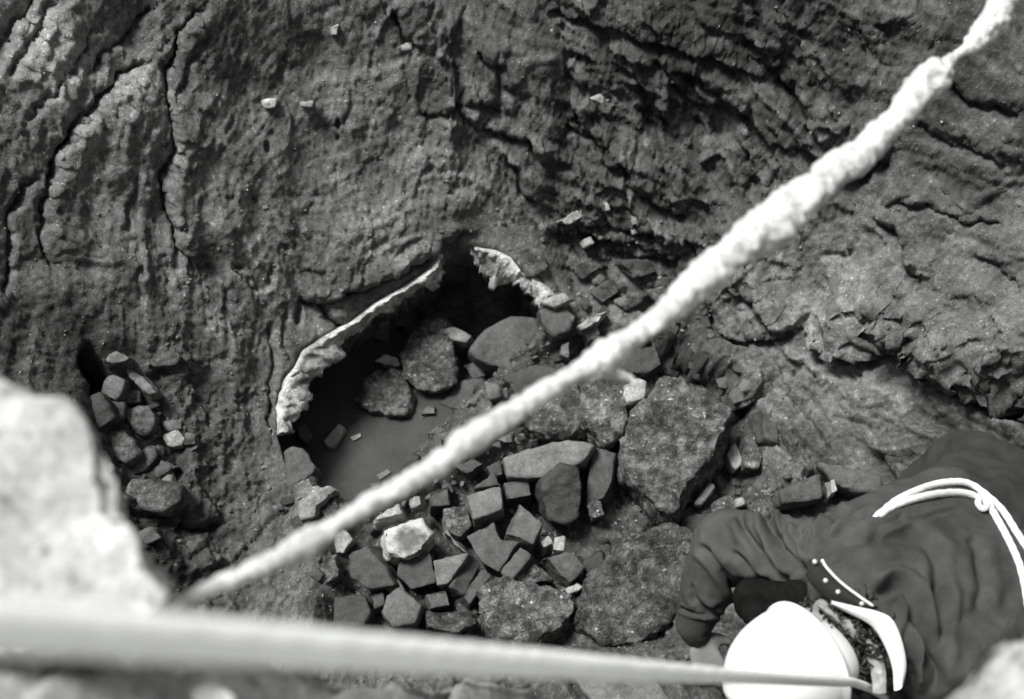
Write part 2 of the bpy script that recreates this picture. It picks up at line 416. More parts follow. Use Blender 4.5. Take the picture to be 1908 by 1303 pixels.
# upper middle
carve([(723,14),(750,45),(754,72),(785,97)], .008, .045, .012)
carve([(885,85),(909,114),(945,131)], .007, .045, .015)
carve([(925,128),(930,165),(937,200)], .004, .025)
carve([(780,180),(795,221),(830,214),(847,197),(882,187),(935,200)], .006, .03, .010)
carve([(840,202),(875,214),(889,242),(934,249),(985,262),(1013,294),(1016,318)], .008, .05, .022)
carve([(940,296),(968,321),(978,359),(1003,394)], .008, .05, .012)
carve([(1048,100),(1085,121)], .008, .05); carve([(1054,138),(1079,169),(1090,180)], .008, .05)
carve([(1050,230),(1089,249),(1117,273),(1145,276)], .009, .055, .02)
carve([(1122,288),(1137,314),(1185,318)], .011, .065, .02)
carve([(1158,325),(1200,363),(1244,387),(1290,420)], .010, .05, .018)
carve([(1158,93),(1200,121),(1227,117),(1269,142),(1310,150)], .008, .05, .02)
carve([(1040,60),(1070,110)], .006, .03); carve([(1180,190),(1220,250),(1235,270)], .006, .03)
carve([(990,12),(1090,28),(1160,55),(1280,85),(1370,110),(1450,165)], .022, .055, .03, .16)
carve([(1290,20),(1360,60),(1470,95)], .012, .04, .015)
# bands over the hole
carve([(545,556),(600,562),(680,535),(760,500),(820,462),(860,440),(905,443)], .010, .05, .02)
carve([(610,548),(665,541),(735,517),(800,482),(835,466)], .006, .03, .01)
carve([(1010,432),(1090,448),(1160,452),(1230,468),(1270,505)], .011, .06, .025)
carve([(1120,474),(1190,485),(1265,492)], .008, .045, .015)
carve([(1040,425),(1110,418),(1190,432),(1260,455)], .007, .035, .012)
carve([(561,562),(580,557),(607,571),(629,600),(660,608)], .012, .06, .02)
carve([(563,560),(560,585),(556,610)], .007, .05)
# right of the rope
carve([(1260,138),(1309,148),(1340,180),(1368,211),(1399,225)], .010, .05, .02)
carve([(1390,90),(1430,110),(1461,152),(1500,200),(1525,265)], .012, .05, .022)
carve([(1289,221),(1316,269)], .006, .035)
carve([(1555,320),(1590,335),(1630,300),(1660,290)], .022, .08, .03)
carve([(1620,400),(1665,430),(1690,458),(1703,489),(1745,523)], .010, .05, .02)
carve([(1760,150),(1800,175),(1850,190),(1908,215)], .012, .05, .02)
carve([(1700,230),(1760,260),(1830,280),(1890,320)], .009, .04, .015)
carve([(1640,370),(1720,380),(1800,410),(1880,420)], .009, .04, .015)
carve([(1810,470),(1860,490),(1920,540)], .008, .03, .012)
carve([(1920,760),(1852,703),(1828,706),(1769,682),(1734,644),(1690,622),(1676,592),(1607,606),(1579,630),(1524,627),(1489,617)][::-1], .034, .20, .13, .13, .7, .8)
carve([(1228,585),(1262,625),(1310,665),(1355,705),(1415,750)], .022, .12, .08, .10, 1.0, .8)
carve([(1310,545),(1327,561),(1337,603),(1382,637),(1420,630),(1489,617)], .013, .07, .03)
carve([(1350,525),(1400,560),(1440,600),(1500,615)], .010, .05, .02)
carve([(1525,475),(1550,480),(1590,470)], .006, .03)
carve([(1475,793),(1510,830),(1530,860)], .008, .045, .012)
carve([(1690,790),(1730,800),(1750,815)], .005, .025); carve([(1540,770),(1590,785),(1660,815)], .006, .03)
carve([(1380,690),(1430,760),(1480,830),(1500,870)], .012, .05)
carve([(1800,730),(1850,760),(1908,790)], .012, .05, .015)
# lower left
carve([(215,918),(249,946),(283,957),(325,953)], .009, .055, .025)
carve([(340,966),(373,981),(421,967)], .010, .06, .025)
carve([(285,668),(305,682),(340,676),(352,660)], .007, .045, .02)
carve([(345,970),(352,1020),(350,1060)], .006, .03)
carve([(235,720),(255,740),(280,752)], .009, .05)
carve([(255,985),(275,1040),(300,1085)], .009, .045, .02)
# the black hollow behind the left foreground rock, and dark slots by the big boulder
def pit(px, py, ax, ay, rot, depth):
    global h
    c = on_base(px, py)[:2]; X = GX - c[0]; Y = GY - c[1]; cr, sr = math.cos(rot), math.sin(rot)
    q = ((X * cr + Y * sr) / ax) ** 2 + ((-X * sr + Y * cr) / ay) ** 2
    h -= depth * np.exp(-q ** 2)
pit(174, 675, .020, .038, .1, .16); pit(178, 715, .012, .035, -.1, .12)
pit(1258, 640, .075, .05, -.5, .20); pit(1335, 685, .08, .03, -.5, .13)
pit(631, 233, .006, .007, 0, .03); pit(632, 262, .004, .005, 0, .02); pit(497, 275, .008, .010, 0, .03)
pit(1215, 565, .03, .02, .3, .05); pit(1400, 350, .02, .015, 0, .03)
pit(441, 500, .010, .006, .3, .03); pit(530, 460, .007, .006, 0, .02); pit(472, 370, .007, .005, 0, .02); pit(548, 456, .005, .005, 0, .02)

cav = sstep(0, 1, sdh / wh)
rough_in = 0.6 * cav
fm = fine_mask(GX, GY)
h = h * fm * (1 - 0.25 * cav) + (1 - fm) * 0.12 * fbm(GX * 1.1, GY * 1.1, 151, 4)
BASE = np.stack([GX, GY, Zm], -1)
POS = BASE + NRM * h[..., None]
POS[..., 0] += SH[..., 0] * fm; POS[..., 1] += SH[..., 1] * fm
# undercut the walls of the hole
gsx, gsy = np.gradient(sdh, gx, gy)
und = (0.11 * sstep(0, 1, sdh / wh) * (1 - sstep(0.06, 0.34, sdh))) * (wh < 0.07)
POS[..., 0] -= und * np.clip(gsx, -1, 1); POS[..., 1] -= und * np.clip(gsy, -1, 1)
# rugged wall of the cavity
wallz = 4 * cav * (1 - cav)
POS[..., 0] += 0.02 * wallz * fbm(GX * 30, GY * 30, 161, 3); POS[..., 1] += 0.02 * wallz * fbm(GX * 30, GY * 30, 171, 3)

# differences of tone between the beds (light sandy bands, darker clay), some spots painted shade
tone = 1 + 0.26 * fbm(wx * 3, wy * 3, 181, 3) + 0.09 * np.clip(streak_w, -2, 2) + 0.13 * np.clip(streak_f, -2, 2) + 0.10 * np.clip(grain, -2, 2) + 0.30 * pl2 * (.4 + .6 * broken) + .22 * pl3
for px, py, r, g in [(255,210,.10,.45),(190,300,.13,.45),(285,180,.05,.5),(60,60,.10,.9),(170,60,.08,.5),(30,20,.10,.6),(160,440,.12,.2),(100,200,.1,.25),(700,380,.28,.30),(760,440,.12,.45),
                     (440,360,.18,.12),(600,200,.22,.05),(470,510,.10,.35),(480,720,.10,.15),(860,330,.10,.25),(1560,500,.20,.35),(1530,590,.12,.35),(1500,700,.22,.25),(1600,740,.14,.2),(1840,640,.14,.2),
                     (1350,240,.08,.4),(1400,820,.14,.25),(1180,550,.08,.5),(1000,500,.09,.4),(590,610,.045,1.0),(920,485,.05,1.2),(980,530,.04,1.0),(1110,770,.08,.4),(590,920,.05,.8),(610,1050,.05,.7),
                     (1250,80,.25,-.25),(1480,150,.25,-.25),(1750,150,.3,-.2),(60,640,.15,-.25),(250,820,.14,-.2),(1100,430,.16,-.15),(1780,860,.2,-.2),(1290,650,.10,-.35),(270,980,.14,-.3),(310,1060,.12,-.3),(200,640,.1,-.2),(400,60,.1,-.1)]:  # dark spots, among them painted shade by the boulder and top right
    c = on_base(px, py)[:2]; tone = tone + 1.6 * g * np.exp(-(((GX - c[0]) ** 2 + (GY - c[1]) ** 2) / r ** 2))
dR, *_ = seg_dist(GX, GY, RUB, True); tone *= 1 - .35 * sstep(-.05, .05, np.where(inside(GX, GY, RUB), dR, -dR))          # wet mud between the stones
dR, *_ = seg_dist(GX, GY, LRUB, True); tone *= 1 - .40 * sstep(-.06, .04, np.where(inside(GX, GY, LRUB), dR, -dR))
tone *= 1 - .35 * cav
tone = np.clip(tone, 0.25, 3.2)

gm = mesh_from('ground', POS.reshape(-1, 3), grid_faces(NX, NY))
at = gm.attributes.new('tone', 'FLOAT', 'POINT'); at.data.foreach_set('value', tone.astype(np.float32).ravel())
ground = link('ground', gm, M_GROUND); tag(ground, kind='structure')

# surface sampler for things that rest on the ground
def surf_pt(x, y):
    i = min(max(int(np.searchsorted(gx, x)), 1), NX - 1); j = min(max(int(np.searchsorted(gy, y)), 1), NY - 1)
    return POS[i, j]

# ------------------------------------------------------------------ rocks: each is a closed solid with its own outline, depth and tilt
def densify(bm, edge, rounds=4):
    for _ in range(rounds):
        es = [e for e in bm.edges if e.calc_length() > edge]
        if not es or len(bm.faces) > 6000: break
        bmesh.ops.subdivide_edges(bm, edges=es, cuts=1, use_grid_fill=False)
        bmesh.ops.triangulate(bm, faces=[f for f in bm.faces if len(f.verts) > 3])
def rock(name, poly, lift, depth, mat, label, cat='rock', group=None, n=(0, -0.12, 1), flare=1.10, bev=0.10, amp=0.0035, big=0.006, edge=0.014, f=macro, parent=None, plane_z=None, dome=0.0):
    n = Vector(n).normalized(); cx = sum(p[0] for p in poly) / len(poly); cy = sum(p[1] for p in poly) / len(poly)
    c = Vector(hit(cx, cy, f, lift)) if plane_z is None else Vector(at_z(cx, cy, plane_z))
    top = []
    for px, py in poly:
        r = Vector(ray(px, py)); o = Vector(CAM); t = (c - o).dot(n) / r.dot(n); top.append(o + r * t)
    size = max((a - c).length for a in top)
    seed = random.uniform(0, 100)
    bm = bmesh.new()
    tv = [bm.verts.new(p) for p in top]
    bv = [bm.verts.new(c + (p - c) * (flare + random.uniform(-.06, .06)) - n * depth + Vector((0, 0, random.uniform(-.1, .1) * depth))) for p in top]
    m = len(top)
    faces = [bm.faces.new(tv), bm.faces.new(bv[::-1])]
    for i in range(m): faces.append(bm.faces.new((tv[i], bv[i], bv[(i + 1) % m], tv[(i + 1) % m])))
    bmesh.ops.recalc_face_normals(bm, faces=bm.faces)
    bmesh.ops.bevel(bm, geom=list(bm.edges), offset=min(bev * size, 0.03 if (bev < .3 and plane_z is None) else .2), segments=2 if bev < .13 else 3, affect='EDGES', profile=0.6, clamp_overlap=True)
    bmesh.ops.triangulate(bm, faces=bm.faces)
    densify(bm, edge)
    bm.normal_update()
    for v in bm.verts:
        p = v.co * 1.0; q = p * 9 + Vector((seed, seed * .7, 0))
        dv = big * (mnoise.noise(q) * 1.4) + amp * (mnoise.noise(p * 38 + Vector((seed, 0, 0))) + .6 * mnoise.noise(p * 85 + Vector((0, seed, 0))))
        cell = mnoise.voronoi(p * 24 + Vector((seed, seed, 0)))[0]
        dv += amp * 0.9 * (cell[1] - cell[0] - .25)
        if dome: dv += dome * max(0, 1 - ((v.co - c).length / size) ** 2) * max(0, v.normal.dot(n))
        v.co = v.co + v.normal * dv
    base = Vector((c.x, c.y, min(v.co.z for v in bm.verts)))
    if parent is not None: base = Vector(parent.location)
    for v in bm.verts: v.co -= base
    me = bpy.data.meshes.new(name); bm.to_mesh(me); bm.free()
    me.polygons.foreach_set('use_smooth', np.ones(len(me.polygons), bool))
    o = link(name, me, mat, parent, base)
    if parent is not None: o.location = (0, 0, 0)
    if label: tag(o, label, cat, group)
    return o

# water standing in the hole
M_WATER, t_, b_ = new_mat('muddy_water')
b_.inputs['Roughness'].default_value = 0.22; b_.inputs['Specular IOR Level'].default_value = 0.4; b_.inputs['IOR'].default_value = 1.33
tc_ = nd(t_, 'ShaderNodeTexCoord'); tint(t_, mth(t_, 'MULTIPLY', maprange(t_, noise_node(t_, tc_.outputs['Object'], 9, 6, .7, .8), .35, .65, .030, .044), maprange(t_, noise_node(t_, tc_.outputs['Object'], 120, 3, .7), .3, .7, .9, 1.1)), b_); bp_ = nd(t_, 'ShaderNodeBump'); bp_.inputs['Strength'].default_value = 0.10; bp_.inputs['Distance'].default_value = 0.004
t_.links.new(noise_node(t_, tc_.outputs['Object'], 18, 2, 0.5), bp_.inputs['Height']); t_.links.new(bp_.outputs[0], b_.inputs['Normal'])
ZW = ZCAV + 0.055
WPX = [(470,700),(560,640),(700,600),(830,690),(860,780),(830,860),(740,930),(660,985),(590,960),(540,900),(500,820)]
wp = [at_z(x, y, ZW) for x, y in WPX]; wc = np.mean(wp, 0)
wv = [wc] + list(smooth_curve(wp + wp[:1], 61)[:-1])
water = link('water', mesh_from('water', np.array(wv) - wc, [(0, i, i % 60 + 1) for i in range(1, 61)]), M_WATER, None, wc); tag(water, kind='structure')

# broken edge of the pale crust: a ragged thick lip that overhangs the hole
def crust(outer, inner, n=130, seed=3):
    O = resample([on_base(x, y, 0.012) for x, y in outer], n); I = resample([on_base(x, y, -0.035) for x, y in inner], n)
    kk = np.arange(n) * (26.0 / n); I = O + (I - O) * (1 + .36 * fbm(kk * .55, kk * 0 + 3.3, seed + 30, 3))[:, None]
    def jag(P, s, a):
        k = np.arange(n); return P + np.stack([a * fbm(k * .21, k * 0 + s, seed, 3), a * fbm(k * .21, k * 0 + s + 5, seed + 9, 3), .6 * a * fbm(k * .17, k * 0 + s + 9, seed + 5, 3)], 1)
    e = .02; D = np.zeros_like(O)
    for ax in (0, 1):
        q = [I[:, 0].copy(), I[:, 1].copy()]; q[ax] += e; hi_ = hole_terms(*q)[0]; q[ax] -= 2 * e; D[:, ax] = hole_terms(*q)[0] - hi_
    D /= np.linalg.norm(D, axis=1, keepdims=True) + 1e-9
    for _ in range(8): D[1:-1] = (D[:-2] + 2 * D[1:-1] + D[2:]) / 4
    up = np.array([0, 0, 1.0])
    rows = [O + D * .035 - up * .03, O + D * .012 + up * .000, jag(O, 0, .004) + up * .006]
    for q, lift in ((.2, .010), (.4, .012), (.6, .010), (.8, .008), (.93, .003)): rows.append(jag(O * (1 - q) + I * q, q * 9, .009) + up * lift)
    rows += [jag(I, 9, .011) - up * .004, jag(I + D * .02, 9.3, .004) - up * .006, I + D * .05 - up * .01, I + D * .10 - up * .0, I + D * .16 + up * .01]
    R = np.stack(rows, 1)
    return R.reshape(-1, 3), grid_faces(n, len(rows))
for a, b, sd, nn in ((CR_OUT, CR_IN, 3, 130), (CR2_OUT, CR2_IN, 8, 52)):
    v, f_ = crust(a, b, nn, sd); centred('crust_edge', v, f_, M_CRUST, ground)

M_BED = rock_mat('bedded_stone', 0.095, contrast=0.55, scale=11, speck=0.8, rough=0.8, bump=0.9, sharp=.13)
G1 = 'angular blocks of the rubble heap'; G2 = 'stones in the pocket at the left'; G3 = 'rocks lying in the flooded hole'; G4 = 'pale stones on the slope above the hole'; G5 = 'stones beside the big boulder'
B, L, D, RR, P = M_BLOCK, M_BLOCK_L, M_DARK, M_ROUGH, M_PALE
# the big boulder and its rough neighbours
boulder = rock('boulder', [(1227,702),(1257,700),(1301,722),(1328,724),(1348,748),(1362,764),(1352,798),(1340,822),(1303,878),(1269,928),(1252,958),(1218,945),(1198,913),(1158,874),(1154,827),(1176,761),(1216,744)], .17, .26, M_ROUGH,
     'largest coarse boulder with a flat pitted top, right of the rubble heap', 'boulder', None, (-.12, -.10, 1), 1.06, .09, .010, .016, .010)
rock('boulder', [(1098,1078),(1160,1012),(1250,985),(1320,1000),(1300,1075),(1262,1130),(1246,1165),(1190,1200),(1120,1192),(1072,1158)], .10, .24, M_ROUGH, 'broad low boulder beside the sleeve of the crouching person', 'boulder', None, (.1, -.2, 1), 1.08, .07, .010, .020, .012, dome=.0)
rock('boulder', [(910,1102),(950,1086),(1006,1086),(1067,1105),(1078,1135),(1050,1170),(993,1198),(925,1185),(898,1140)], .11, .22, M_ROUGH, 'lumpy boulder with pale flecks at the foot of the rubble heap above the taut rope', 'boulder', None, (-.05, -.3, 1), 1.1, .09, .011, .022, .011, dome=.01)
rock('boulder', [(1090,705),(1146,702),(1171,744),(1173,783),(1161,808),(1132,827),(1109,803),(1082,775)], .14, .22, M_ROUGH, 'crumbly grey rock with white grains, touching the left side of the largest boulder', 'boulder', None, (0, -.1, 1), 1.1, .16, .009, .014, .012, dome=.02)
rock('rock', [(1000,735),(1070,712),(1086,760),(1105,800),(1060,812),(1000,805),(965,785)], .08, .18, M_ROUGH, 'rough flat rock just under the thick rope, left of the crumbly grey rock', 'rock', None, (0, -.1, 1), 1.1, .18, .009, .014, .012)
# blocks of the heap (outline, lift, depth, material, tilt, label)
HEAP = [
 ([(869,923),(931,907),(937,949),(884,966)], .15, .17, L, (0,-.15,1), 'pale square-topped block with a dark front, in the middle of the heap'),
 ([(969,938),(1011,977),(993,1014),(943,994)], .15, .17, L, (.05,-.1,1), 'diamond-topped grey block right of the pale square-topped block'),
 ([(866,999),(919,973),(932,1005),(968,1009),(929,1067),(900,1051)], .11, .18, B, (-.1,-.2,1), 'big dark block below the pale square-topped block, notched on its right'),
 ([(968,1018),(990,1035),(951,1082),(935,1067)], .12, .15, B, (-.25,-.1,1), 'narrow slanting block on the right flank of the big notched block'),
 ([(806,1044),(872,1031),(837,1089),(813,1092)], .12, .17, L, (-.1,-.15,1), 'grey wedge-topped block low in the heap, left of the thin upright block'),
 ([(878,1034),(897,1052),(866,1109),(840,1092)], .09, .15, B, (.5,-.2,1), 'dark sloping block wedged against the grey wedge-topped block'),
 ([(899,1060),(916,1073),(876,1125),(860,1112)], .10, .20, B, (.1,-.1,1), 'thin upright block leaning beside the lumpy boulder'),
 ([(935,851),(984,835),(1058,819),(1109,828),(1084,864),(1038,875),(1019,890),(945,890)], .15, .15, M_PALE if False else L, (-.1,-.25,1), 'wide flat light slab with a cut lower edge at the top of the heap'),
 ([(1008,902),(1045,867),(1080,873),(1087,909),(1080,965),(1058,980),(1019,970),(1006,935)], .15, .24, D, (.05,-.55,1), 'tall smooth dark block standing under the right end of the wide light slab'),
 ([(937,899),(984,893),(990,922),(945,931)], .10, .14, B, (0,-.2,1), 'small dark block tucked right under the wide light slab'),
 ([(885,909),(919,880),(935,906)], .12, .14, B, (0,-.2,1), 'triangular dark block above the pale square-topped block'),
 ([(1109,835),(1148,844),(1137,909),(1122,932),(1090,941),(1090,909)], .10, .18, B, (-.2,-.2,1), 'long dark rock lying between the tall dark block and the largest boulder'),
 ([(1019,1038),(1067,1031),(1090,1057),(1064,1086),(1045,1070)], .12, .10, B, (.15,-.25,1), 'tilted slab with a light lower edge, right side of the heap'),
 ([(652,1035),(683,1016),(715,1056),(735,1090),(690,1100),(655,1075)], .12, .20, B, (-.2,-.3,1), 'large dark block at the left end of the heap below the thick rope'),
 ([(745,1040),(803,1030),(812,1085),(765,1100),(742,1070)], .11, .18, B, (0,-.3,1), 'dark five-sided block under the white-edged block'),
 ([(711,988),(785,966),(806,994),(782,1032),(753,1043),(723,1029)], .17, .13, None, (0,-.15,1), 'white-edged block with a dark hollow middle, upper left of the heap'),
 ([(719,1109),(744,1095),(785,1129),(771,1160),(733,1167),(711,1140)], .12, .18, L, (0,-.2,1), 'rounded grey block low in the heap just above the taut rope'),
 ([(792,1140),(875,1138),(888,1160),(847,1181),(795,1170)], .09, .14, RR, (0,-.2,1), 'flat streaky rock between the rounded grey block and the lumpy boulder'),
 ([(795,1107),(833,1098),(840,1129),(802,1135)], .08, .12, B, (.1,-.2,1), 'small grey block directly above the flat streaky rock'),
 ([(622,1112),(678,1110),(692,1140),(675,1165),(625,1160)], .07, .14, D, (0,-.2,1), 'dark low rock at the lower left corner of the heap'),
 ([(692,969),(712,954),(742,938),(748,958),(715,967),(699,976)], .16, .10, P, (0,-.2,1), 'white flake under the thick rope, above the white-edged block'),
 ([(798,917),(836,904),(840,943),(800,947)], .09, .15, B, (0,-.2,1), 'dark square block under the thick rope at the upper left of the heap'),
 ([(825,948),(863,943),(878,978),(857,1000),(833,989)], .08, .14, RR, (0,-.15,1), 'mottled rock between the white-edged block and the pale square-topped block'),
 ([(828,986),(850,1008),(868,1030),(845,1014)], .09, .12, L, (-.2,-.2,1), 'thin grey splinter pointing down right between two blocks'),
 ([(1032,1002),(1051,1000),(1050,1027),(1029,1025)], .13, .09, P, (0,-.15,1), 'small whitish stone right of the diamond-topped block'),
 ([(1005,1006),(1022,998),(1030,1012),(1012,1022)], .11, .09, P, (0,-.15,1), 'small whitish stone touching the lower corner of the diamond-topped block'),
 ([(1088,1050),(1120,1030),(1128,1058),(1094,1082)], .08, .10, D, (0,-.2,1), 'dark stone in the gap before the broad low boulder'),
 ([(1048,1098),(1075,1086),(1086,1094),(1062,1108)], .10, .07, P, (0,-.2,1), 'bright chip in the gap between lumpy boulder and tilted slab'),
 ([(846,868),(884,850),(902,864),(872,884)], .09, .12, D, (0,-.2,1), 'dark stone half hidden by the thick rope above the triangular block'),
 ([(905,870),(932,858),(938,884),(918,892)], .10, .12, B, (0,-.2,1), 'small dark stone at the left tip of the wide light slab'),
 ([(764,930),(780,925),(784,940),(768,945)], .13, .06, P, (0,-.2,1), 'pea-like white stone between thick rope and mottled rock'),
 ([(960,1058),(985,1046),(1012,1062),(1030,1080),(990,1088),(955,1084)], .09, .12, RR, (0,-.25,1), 'flecked rock above the lumpy boulder, left of the tilted slab'),
 ([(730,1075),(742,1085),(752,1100),(722,1098)], .08, .10, L, (0,-.2,1), 'light crumb between the large dark block and the five-sided block'),
 ([(1098,940),(1118,936),(1124,958),(1104,966)], .09, .09, RR, (0,-.2,1), 'flecked stone at the lower end of the long dark rock'),
 ([(690,1110),(712,1104),(716,1126),(698,1134)], .07, .10, D, (0,-.2,1), 'black stone left of the rounded grey block'),
]
# a block whose rim has a pale worn coat round a dark hollow
m_, t_, b_ = new_mat('coated_block'); tc_ = nd(t_, 'ShaderNodeTexCoord')
ln_ = nd(t_, 'ShaderNodeVectorMath', operation='LENGTH'); mp_ = nd(t_, 'ShaderNodeMapping'); mp_.inputs['Location'].default_value = (-.004, .0, 0); mp_.inputs['Scale'].default_value = (1.0, 1.25, 0)
t_.links.new(tc_.outputs['Object'], mp_.inputs[0]); t_.links.new(mp_.outputs[0], ln_.inputs[0])
nz_ = noise_node(t_, tc_.outputs['Object'], 45, 5, 0.7); va_ = mth(t_, 'ADD', ln_.outputs['Value'], mth(t_, 'MULTIPLY', mth(t_, 'SUBTRACT', nz_, .5), .06))
tint(t_, mth(t_, 'MULTIPLY', maprange(t_, va_, .026, .055, .10, .34), maprange(t_, nz_, .3, .7, .7, 1.25)), b_); b_.inputs['Roughness'].default_value = .85
M_COAT = m_
for poly, lift, dep, mt, n, lab in HEAP:
    rock('block' if mt in (B, L, D, None) else 'stone', poly, lift, dep, mt or M_COAT, lab, 'block' if mt in (B, L, D, None) else 'stone', G1, n, bev=.07 if mt in (B, L) else .12, amp=.0036 if mt in (B, L) else .006, big=.006 if mt in (B, L) else .009, edge=.012)
# beside the boulder
for poly, lift, dep, mt, n, lab in [
 ([(1296,938),(1326,899),(1332,906),(1306,940)], .05, .07, P, (0,-.2,1), 'long white stone along the lower right edge of the largest boulder'),
 ([(1353,849),(1370,822),(1386,862),(1370,876)], .05, .08, P, (0,-.2,1), 'pale pear-shaped stone right of the largest boulder'),
 ([(1382,805),(1409,810),(1422,852),(1409,873),(1388,869)], .06, .12, RR, (0,-.2,1), 'grey lump between the pale pear-shaped stone and the slope'),
 ([(1454,914),(1530,880),(1536,930),(1457,940)], .06, .15, B, (0,-.25,1), 'dark flat-topped block just above the back of the crouching person'),
 ([(1523,861),(1640,880),(1649,928),(1560,905)], .05, .12, B, (-.1,-.2,1), 'long dark slab lying next to the waist of the crouching person'),
 ([(1372,930),(1386,926),(1388,940),(1374,944)], .04, .05, P, (0,-.2,1), 'small white pebble above the raised elbow'),
 ([(1546,895),(1556,892),(1562,915),(1550,920)], .05, .06, P, (0,-.2,1), 'small pale pebble between the flat-topped block and the long dark slab'),
 ([(1330,935),(1365,925),(1380,955),(1340,968)], .04, .1, RR, (0,-.2,1), 'mottled stone just above the folded elbow'),
 ([(1270,965),(1330,955),(1335,985),(1290,1000)], .03, .1, D, (0,-.2,1), 'dark stone between the largest boulder and the elbow'),
 ([(1163,717),(1190,705),(1203,712),(1200,741),(1171,749),(1161,734)], .17, .12, P, (0,-.2,1), 'pale stone in the corner between the thick rope and the largest boulder'),
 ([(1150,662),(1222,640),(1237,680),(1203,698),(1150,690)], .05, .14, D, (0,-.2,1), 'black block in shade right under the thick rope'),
 ([(1420,760),(1450,790),(1455,830),(1425,815)], .03, .1, B, (.2,-.2,1), 'dark shard set in the slope right of the largest boulder'),
]:
    rock('stone' if mt in (P, RR) else 'block', poly, lift, dep, mt, lab, 'stone' if mt in (P, RR) else 'block', G5, n, bev=.12, amp=.004, edge=.012)
# in the hole
for nm, poly, lift, dep, mt, n, lab, am, dm in [
 ('boulder', [(766,611),(790,595),(828,600),(836,633),(848,665),(852,697),(838,719),(814,732),(785,729),(755,705),(752,681),(747,654)], .13, .24, RR, (-.05,-.35,1), 'large crumbly rock standing in the hole below the white lip', .010, .03),
 ('boulder', [(683,705),(704,689),(747,689),(765,740),(758,768),(723,775),(688,764),(663,743),(667,729)], .10, .20, RR, (-.05,-.35,1), 'round crumbly rock at the water edge, left of the large crumbly rock', .010, .04),
 ('stone', [(697,673),(715,660),(744,668),(748,684),(723,683)], .11, .06, P, (0,-.3,1), 'small white cap of rock on top of the round crumbly rock', .006, 0),
 ('stone', [(828,617),(847,609),(881,625),(868,637),(841,632)], .15, .07, P, (0,-.3,1), 'white shard on the right shoulder of the large crumbly rock', .005, 0),
 ('block', [(879,653),(902,615),(952,586),(998,592),(1016,618),(975,659),(943,688),(908,680),(888,668)], .13, .16, B, (.1,-.35,1), 'smooth grey slab leaning in the hole under the right lip', .002, .01),
 ('stone', [(1004,578),(1054,569),(1074,589),(1060,615),(1033,624),(1016,607)], .06, .14, B, (0,-.3,1), 'grey stone jutting from the right lip of the hole', .004, .01),
 ('stone', [(1013,563),(1051,547),(1063,560),(1033,572)], .05, .07, P, (0,-.3,1), 'white patchy stone above the grey stone at the right lip', .004, 0),
 ('stone', [(1076,607),(1112,583),(1130,580),(1115,601),(1086,615)], .10, .08, P, (0,-.3,1), 'thin white stone just left of the thick rope beside the hole', .004, 0),
 ('stone', [(1086,620),(1109,607),(1117,624),(1098,638)], .08, .08, L, (0,-.3,1), 'small grey stone under the thin white stone', .004, 0),
 ('stone', [(1045,640),(1060,638),(1058,665),(1044,660)], .09, .08, L, (0,-.3,1), 'small light stone right of the smooth leaning slab', .004, 0),
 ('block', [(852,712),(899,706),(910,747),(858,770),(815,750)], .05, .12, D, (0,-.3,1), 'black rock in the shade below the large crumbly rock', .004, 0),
 ('stone', [(905,712),(925,720),(930,738),(914,743)], .08, .08, L, (0,-.3,1), 'light chip right of the black shaded rock', .004, 0),
 ('stone', [(860,680),(885,672),(905,700),(880,708)], .05, .1, B, (0,-.3,1), 'grey stone in the gap between crumbly rock and smooth slab', .004, 0),
 ('block', [(940,700),(1000,680),(1050,690),(1010,720),(950,740)], .06, .14, D, (0,-.3,1), 'dark rock under the thick rope at the rim of the hole', .004, 0),
 ('stone', [(795,755),(812,755),(812,772),(784,773)], .07, .05, L, (0,-.3,1), 'little light stone on the waterline below the large crumbly rock', .003, 0),
 ('stone', [(530,841),(546,833),(567,839),(590,871),(578,887),(540,908),(527,884)], .02, .14, B, (.1,-.2,1), 'grey rounded stone at the lower left corner of the water', .003, .01),
 ('stone', [(551,796),(570,790),(583,814),(570,831),(554,814)], .06, .10, B, (.1,-.2,1), 'dark stone at the left water edge below the white lip', .003, 0),
 ('stone', [(556,935),(615,904),(627,914),(591,943),(589,962),(562,965)], .05, .10, P, (.0,-.2,1), 'white ragged stone on the bank below the water', .006, 0),
 ('stone', [(596,948),(622,930),(632,945),(610,965)], .03, .08, RR, (.0,-.2,1), 'grey grainy stone under the white ragged stone', .005, 0),
 ('stone', [(620,1000),(640,990),(655,1005),(640,1030),(625,1030)], .04, .08, P, (.0,-.2,1), 'pale stone under the thick rope left of the large dark block', .005, 0),
 ('stone', [(590,1045),(622,1035),(630,1070),(600,1090)], .03, .1, RR, (.0,-.2,1), 'grey stone left of the rubble heap below the thick rope', .005, 0),
]:
    rock(nm, poly, lift, dep, mt, lab, {'boulder': 'boulder', 'block': 'block', 'stone': 'stone'}[nm], G3, n, bev=.09, amp=am, big=.012, edge=.010, dome=dm * .3)
rock('stone', [(603,822),(632,788),(642,798),(624,833),(613,835)], 0, .07, P, 'oblong white stone standing out of the muddy water', 'stone', G3, (0,-.1,1), plane_z=ZW + .025, bev=.15, amp=.002, big=.003, edge=.010)
rock('stone', [(653,814),(672,806),(674,814),(658,822)], 0, .06, P, 'tiny flat pale stone in the water beside the oblong white stone', 'stone', G3, (0,-.1,1), plane_z=ZW + .010, bev=.15, amp=.002, big=.003, edge=.010)
for poly, lab in [([(700,885),(722,872),(730,880),(708,894)], 'small drowned stone near the lower end of the water'), ([(690,902),(708,898),(712,908),(694,912)], 'muddy lump at the lower end of the water by the rope'), ([(722,893),(745,885),(748,897),(726,904)], 'grey pebble in the water next to the thick rope')]:
    rock('stone', poly, 0, .06, L, lab, 'stone', G3, (0,-.1,1), plane_z=ZW + .008, bev=.15, amp=.002, big=.003, edge=.010)
